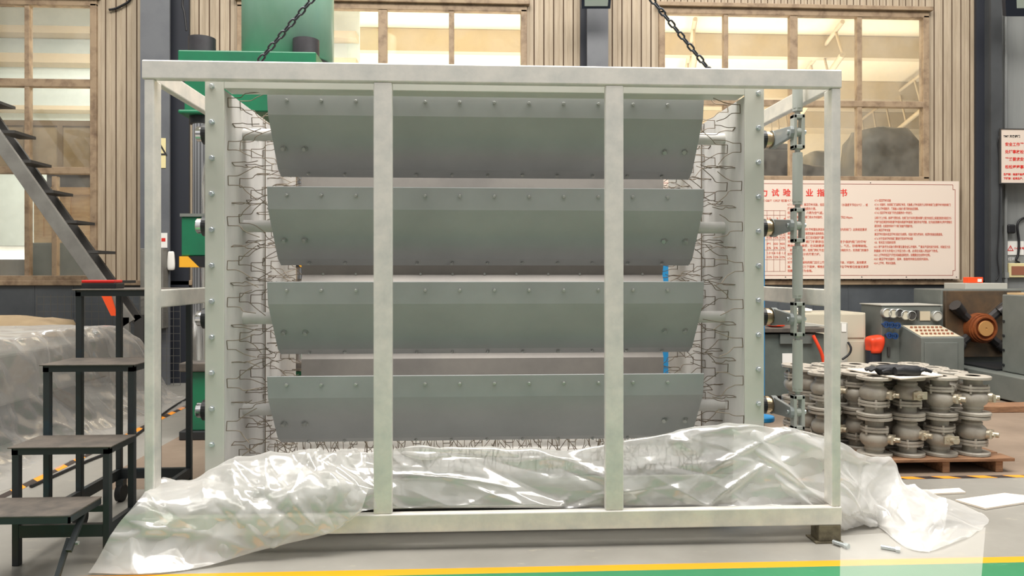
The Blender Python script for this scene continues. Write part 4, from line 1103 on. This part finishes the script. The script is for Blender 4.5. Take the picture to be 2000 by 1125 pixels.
MB().box((xq+.04, 3.62, Z(1990, 575, Yr)+.001), (xq+.6, Yr-.02, Z(1990, 575, Yr)+.02)).build('wood_top', 'wood', tm)
for pyy in (627, 655, 683, 712):
    MB().cyl((xq-.012, Yr-.03, Z(1957, pyy, Yr)), (xq+.0, Yr-.03, Z(1957, pyy, Yr)), .014, 10).build('hinge_pin', 'black', rb_)
MB().box((XM+.15, Yr+.05, .272), (7.5, Yc-.04, .29)).build('gap_shade_sheet', 'black', tm)  # added black sheet; shade of the gap before the chuck as colour
# console
Yn = 4.72
cs = thing('control_console', (X(1780, Yn), Yn, 0), 'grey control console with gauges and sloped key desk left of the test machine', 'console')
MB().box((X(1722, Yn), Yn, 0), (X(1838, Yn), Yn+.45, Z(1780, 597, Yn))).build('cabinet', 'machine', cs, bevel=.008)
MB().box((X(1720, Yn), Yn-.01, Z(1780, 597, Yn)+.001), (X(1840, Yn), Yn+.46, Z(1780, 597, Yn)+.012)).build('cabinet_top', 'machinetop', cs)
Yd = Yn-.42
zd0, zd1 = Z(1780, 660, Yd), Z(1780, 634, Yn)
b = MB(); xa, xb = X(1748, Yn)+.05, X(1836, Yn)
b.prism([(Yn, 0), (Yn, zd1), (Yd, zd0), (Yd, 0)], 0, xa, xb); ds = b.build('desk', 'machine', cs, bevel=.006)
MB().box((xa+.03, Yd-.012, .06), (xb-.08, Yd-.001, zd0-.05)).build('desk_door', 'machine', ds, bevel=.004)
MB().box((xa+.05, Yd-.03, .28), (xa+.10, Yd-.013, .30)).build('handle', 'chrome', ds)
b = MB(); sl = (zd1-zd0)/.42
b.add([(xa+.02, Yd+.03, zd0+.03*sl+.003), (xb-.02, Yd+.03, zd0+.03*sl+.003), (xb-.02, Yn-.03, zd1-.03*sl+.003), (xa+.02, Yn-.03, zd1-.03*sl+.003)], [(0, 1, 2, 3)]); b.build('key_panel', 'keys', ds)
for rr in range(3):
    for k in range(8):
        x = xa+.07+k*(xb-xa-.14)/7; y = Yd+.1+rr*.1; z = zd0+(y-Yd)*sl+.003
        MB().cyl((x, y, z), (x, y, z+.018), .014, 8).build('key', 'brownplate', ds)
for pxx, pyy, rr, mm in ((1728, 611, .055, 'dial'), (1740, 612, .055, 'dial'), (1752, 611, .05, 'stairdark'), (1764, 615, .055, 'dial'), (1776, 616, .055, 'stairdark'), (1826, 617, .06, 'machinetop')):
    pp = P(pxx, pyy, Yn-.001)
    g_ = MB().lathe([(0, 0), (rr, 0), (rr, -.05), (rr*.85, -.055), (rr*.85, -.045), (0, -.045)], pp, 1, 20).build('gauge', 'dull', cs)
    MB().lathe([(rr*.84, -.046), (0, -.047)], pp, 1, 20).build('dial', mm, g_)
MB().box(*pbox(1797, 1817, 608, 626, Yn-.012, .011)).build('name_plate', 'keys', cs)
for pxx in (1787, 1793): MB().box(*pbox(pxx-2, pxx+2, 606, 622, Yn-.02, .019)).build('breaker', 'stairdark', cs)
for pxx, pyy in ((1723, 633), (1734, 634), (1745, 635), (1729, 654), (1740, 655)):
    pp = P(pxx, pyy, Yn); o_ = MB().lathe([(.02, -.09), (.038, -.09), (.038, -.075), (.02, -.075)], pp, 1, 12).build('handwheel', 'bluevalve', cs)
    MB().cyl(pp, pp+Vector((0, -.088, 0)), .012, 8).build('stem', 'bluevalve', o_)
MB().box(*pbox(1734, 1739, 678, 696, Yn-.02, .019)).build('latch', 'stairdark', cs, bevel=.003)
p = P(1906, 553, Yc+.15)
r = thing('orange_parts_box', p, 'small orange box with pale label on top of the test machine', 'box')
MB().box((p.x-.09, p.y, p.z+.002), (p.x+.09, p.y+.1, p.z+.07)).build('body', 'orange', r, bevel=.006)
MB().box((p.x+.02, p.y-.003, p.z+.015), (p.x+.07, p.y-.001, p.z+.05)).build('sticker', 'paper', r)
# low skid under machine
tag(MB().box((4.6, 3.2, 0), (6.1, 3.42, .06)).build('wooden_skid', 'pallet', bevel=.006), 'wooden skid board on the floor in front of the test machine', 'board')
# ================================================================== PALLET + VALVES
pf = PH(1880, 919); 
VP = .222                                     # valve pitch
zp = .095
c1 = PH(1899, 886, zp)                        # centre of front right valve base
gx, gy = c1.x, c1.y
pal = thing('wooden_pallet', (gx-.4, gy+.35, 0), 'brown wooden pallet carrying the stacked grey valves', 'pallet')
px0, px1, py0, py1 = gx-4.6*VP, gx+.20, gy-.13, gy+.80
for k in range(6):
    y = py0+k*(py1-py0-.12)/5; MB().box((px0, y, zp-.022), (px1, y+.135, zp)).build('deck_board', 'pallet', pal, bevel=.004)
for k in range(4):
    x = px0+.02+k*(px1-px0-.14)/3
    MB().box((x, py0+.015, 0), (x+.05, py1-.015, zp-.022)).build('stringer', 'pallet', pal, bevel=.004)
HV = .262
def valve_parts():
    pr_ = {}
    b = MB(); fr_, ft = .1085, .022
    def fl_(z): return [(.045, z), (fr_, z), (fr_, z+ft), (.045, z+ft), (.045, z)]
    b = MB(); b.lathe([(.045, .001), (.105, .001), (fr_, .004), (fr_, ft-.003), (.105, ft), (.058, ft)], (0, 0, 0), 2, 32); pr_['flange'] = b.build('flange', 'valve')
    b = MB(); b.lathe([(.045, HV-.001), (.105, HV-.001), (fr_, HV-.004), (fr_, HV-ft+.003), (.105, HV-ft), (.058, HV-ft)], (0, 0, 0), 2, 32)
    for k in range(8):
        a = 2*PI*k/8+.2; b.cur = 1; b.lathe([(.009, 0), (0, .0)], (.086*math.cos(a), .086*math.sin(a), HV-.0006), 2, 8)
    b.cur = 1; b.lathe([(.045, HV-.03), (.0, HV-.03)], (0, 0, 0), 2, 20)
    b.cur = 0; b.lathe([(.045, HV-.001), (.045, HV-.03)], (0, 0, 0), 2, 24)
    pr_['top'] = b.build('flange', ['valve', 'blackink'])
    prof = [(.058, ft), (.056, .068)]
    b = MB(); b.lathe(prof, (0, 0, 0), 2, 28, False)
    prof = [(.062, .10)]+[(.036+.055*math.sin(math.radians(a)) if True else 0, .150-.055*math.cos(math.radians(a))) for a in range(30, 151, 12)]+[(.060, .205), (.063, .21), (.063, .218), (.056, .222), (.056, HV-ft)]
    b.lathe(prof, (0, 0, 0), 2, 28, False); pr_['body'] = b.build('body', 'valve')
    b = MB(); pts = []
    for k in range(16):
        a = 2*PI*k/16; rr = .098 if k % 4 in (0,) else .088
        pts.append((rr*math.cos(a+PI/8), rr*math.sin(a+PI/8)))
    b.prism(pts, 2, .066, .082); b.prism(pts, 2, .085, .101)
    pr_['joint'] = b.build('joint_flange', 'valve', bevel=.002)
    for k in range(4):
        b = MB(); a = PI/4*0+PI/2*k+PI/8; b.cyl((.086*math.cos(a), .086*math.sin(a), .054), (.086*math.cos(a), .086*math.sin(a), .114), .0085, 6)
        pr_['bolt%d' % k] = b.build('joint_bolt', 'valve')
    b = MB(); b.cyl((.07, 0, .145), (.112, 0, .145), .033, 14); b.box((.106, -.052, .120), (.120, .052, .170))
    b.cyl((.115, 0, .145), (.154, 0, .145), .018, 10); b.cyl((.118, .03, .145), (.13, .03, .145), .008, 6); b.cyl((.118, -.03, .145), (.13, -.03, .145), .008, 6)
    b.box((.128, -.042, .134), (.138, .016, .156))
    pr_['stem'] = b.build('stem', 'valvemetal', bevel=.002)
    for o in pr_.values(): C.objects.unlink(o)
    return pr_
VPARTS = valve_parts()
ordr = ['front', 'second', 'third', 'rear']; colr = ['first', 'second', 'third', 'fourth', 'fifth']
for row in range(4):
    for col in range(5):
        if row == 0 and col == 4: continue
        for tier in range(2):
            x = gx-col*(VP+.004)+random.uniform(-.004, .004); y = gy+row*VP+random.uniform(-.004, .004)
            flip = [[0, 1, 0, 1, 0], [1, 1, 0, 0, 1]][tier][col] if row == 0 else random.random() < .4
            ang = [[-.75, -1.5, -.9, -.7, -.8], [-.35, -.8, -1.4, -.75, -.8]][tier][col] if row == 0 else random.uniform(-.95, -.65)
            z = zp+tier*(HV+.002)
            r = thing('ball_valve', (x, y, z), 'grey flanged ball valve, %s row %s, %s stack from right on pallet' % (ordr[row], 'upper tier' if tier else 'lower tier', colr[col]), 'valve', 'flanged valves stacked on the pallet')
            r.rotation_euler = (PI if flip else 0, 0, ang)
            if flip: r.location.z = z+HV; r.rotation_euler = (PI, 0, ang)
            for k, src in VPARTS.items():
                if flip and k in ('flange', 'top'):
                    pass
                o = src.copy(); C.objects.link(o); o.parent = r
# for upright tops the bored flange shows; flipped valves get their bore on the other end
ztop = zp+2*HV+.002
q4 = [PH(1652, 722, ztop+.004), PH(1760, 741.5, ztop+.004), PH(1842, 735, ztop+.004), PH(1790, 720, ztop+.004)]
b = MB(); b.add([v for v in q4]+[v+Vector((0, 0, .008)) for v in q4], [(0, 3, 2, 1), (4, 5, 6, 7), (0, 1, 5, 4), (1, 2, 6, 5), (2, 3, 7, 6), (3, 0, 4, 7)])
tag(b.build('pale_board', 'ply'), 'pale flat board lying on top of the stacked valves', 'board')
def glove(px, py, ang, label, seed):
    p = PH(px, py, ztop+.012+.032); rnd = random.Random(seed); b = MB()
    d = Vector((math.cos(ang), math.sin(ang), 0)); n2 = Vector((-d.y, d.x, 0))
    pts = [p-d*.11, p-d*.06, p, p+d*.05, p+d*.075]; b.tube([q_+Vector((0, 0, .006*math.sin(i*2))) for i, q_ in enumerate(pts)], [.026, .034, .040, .036, .016], 12)
    for k in range(4):
        s = (k-1.5)*.017; a0 = p+d*.05+n2*s; b.tube([a0, a0+d*.035+n2*s*.3+Vector((0, 0, .012)), a0+d*(.07+.01*rnd.random())+n2*s*.6+Vector((0, 0, -.006))], [.0125, .0115, .009], 8)
    a0 = p+n2*.03; b.tube([a0, a0+d*.03+n2*.025, a0+d*.055+n2*.03+Vector((0, 0, -.008))], [.014, .012, .01], 8)
    return tag(b.build('work_glove', 'glove'), label, 'glove', 'gloves on the valve stack')
glove(1778, 724, math.radians(5), 'black work glove lying on the pale board, fingers towards the right', 1)
glove(1733, 722, math.radians(170), 'black work glove lying on the pale board, fingers towards the left', 2)
# boards on floor
def fboard(pts, label):
    q = [PH(a, c, .002) for a, c in pts]; b = MB(); n = len(q)
    b.add(q+[v+Vector((0, 0, .010)) for v in q], [(0, 3, 2, 1), (4, 5, 6, 7), (0, 1, 5, 4), (1, 2, 6, 5), (2, 3, 7, 6), (3, 0, 4, 7)])
    return tag(b.build('white_board', 'ply'), label, 'board')
fboard([(1866, 979), (1925, 996), (2050, 976), (1962, 966)], 'larger white board lying flat on grey floor at right edge')
fboard([(1805, 960), (1822, 967), (1886, 964), (1873, 956)], 'smaller white board lying on the floor between pallet and plastic sheet')
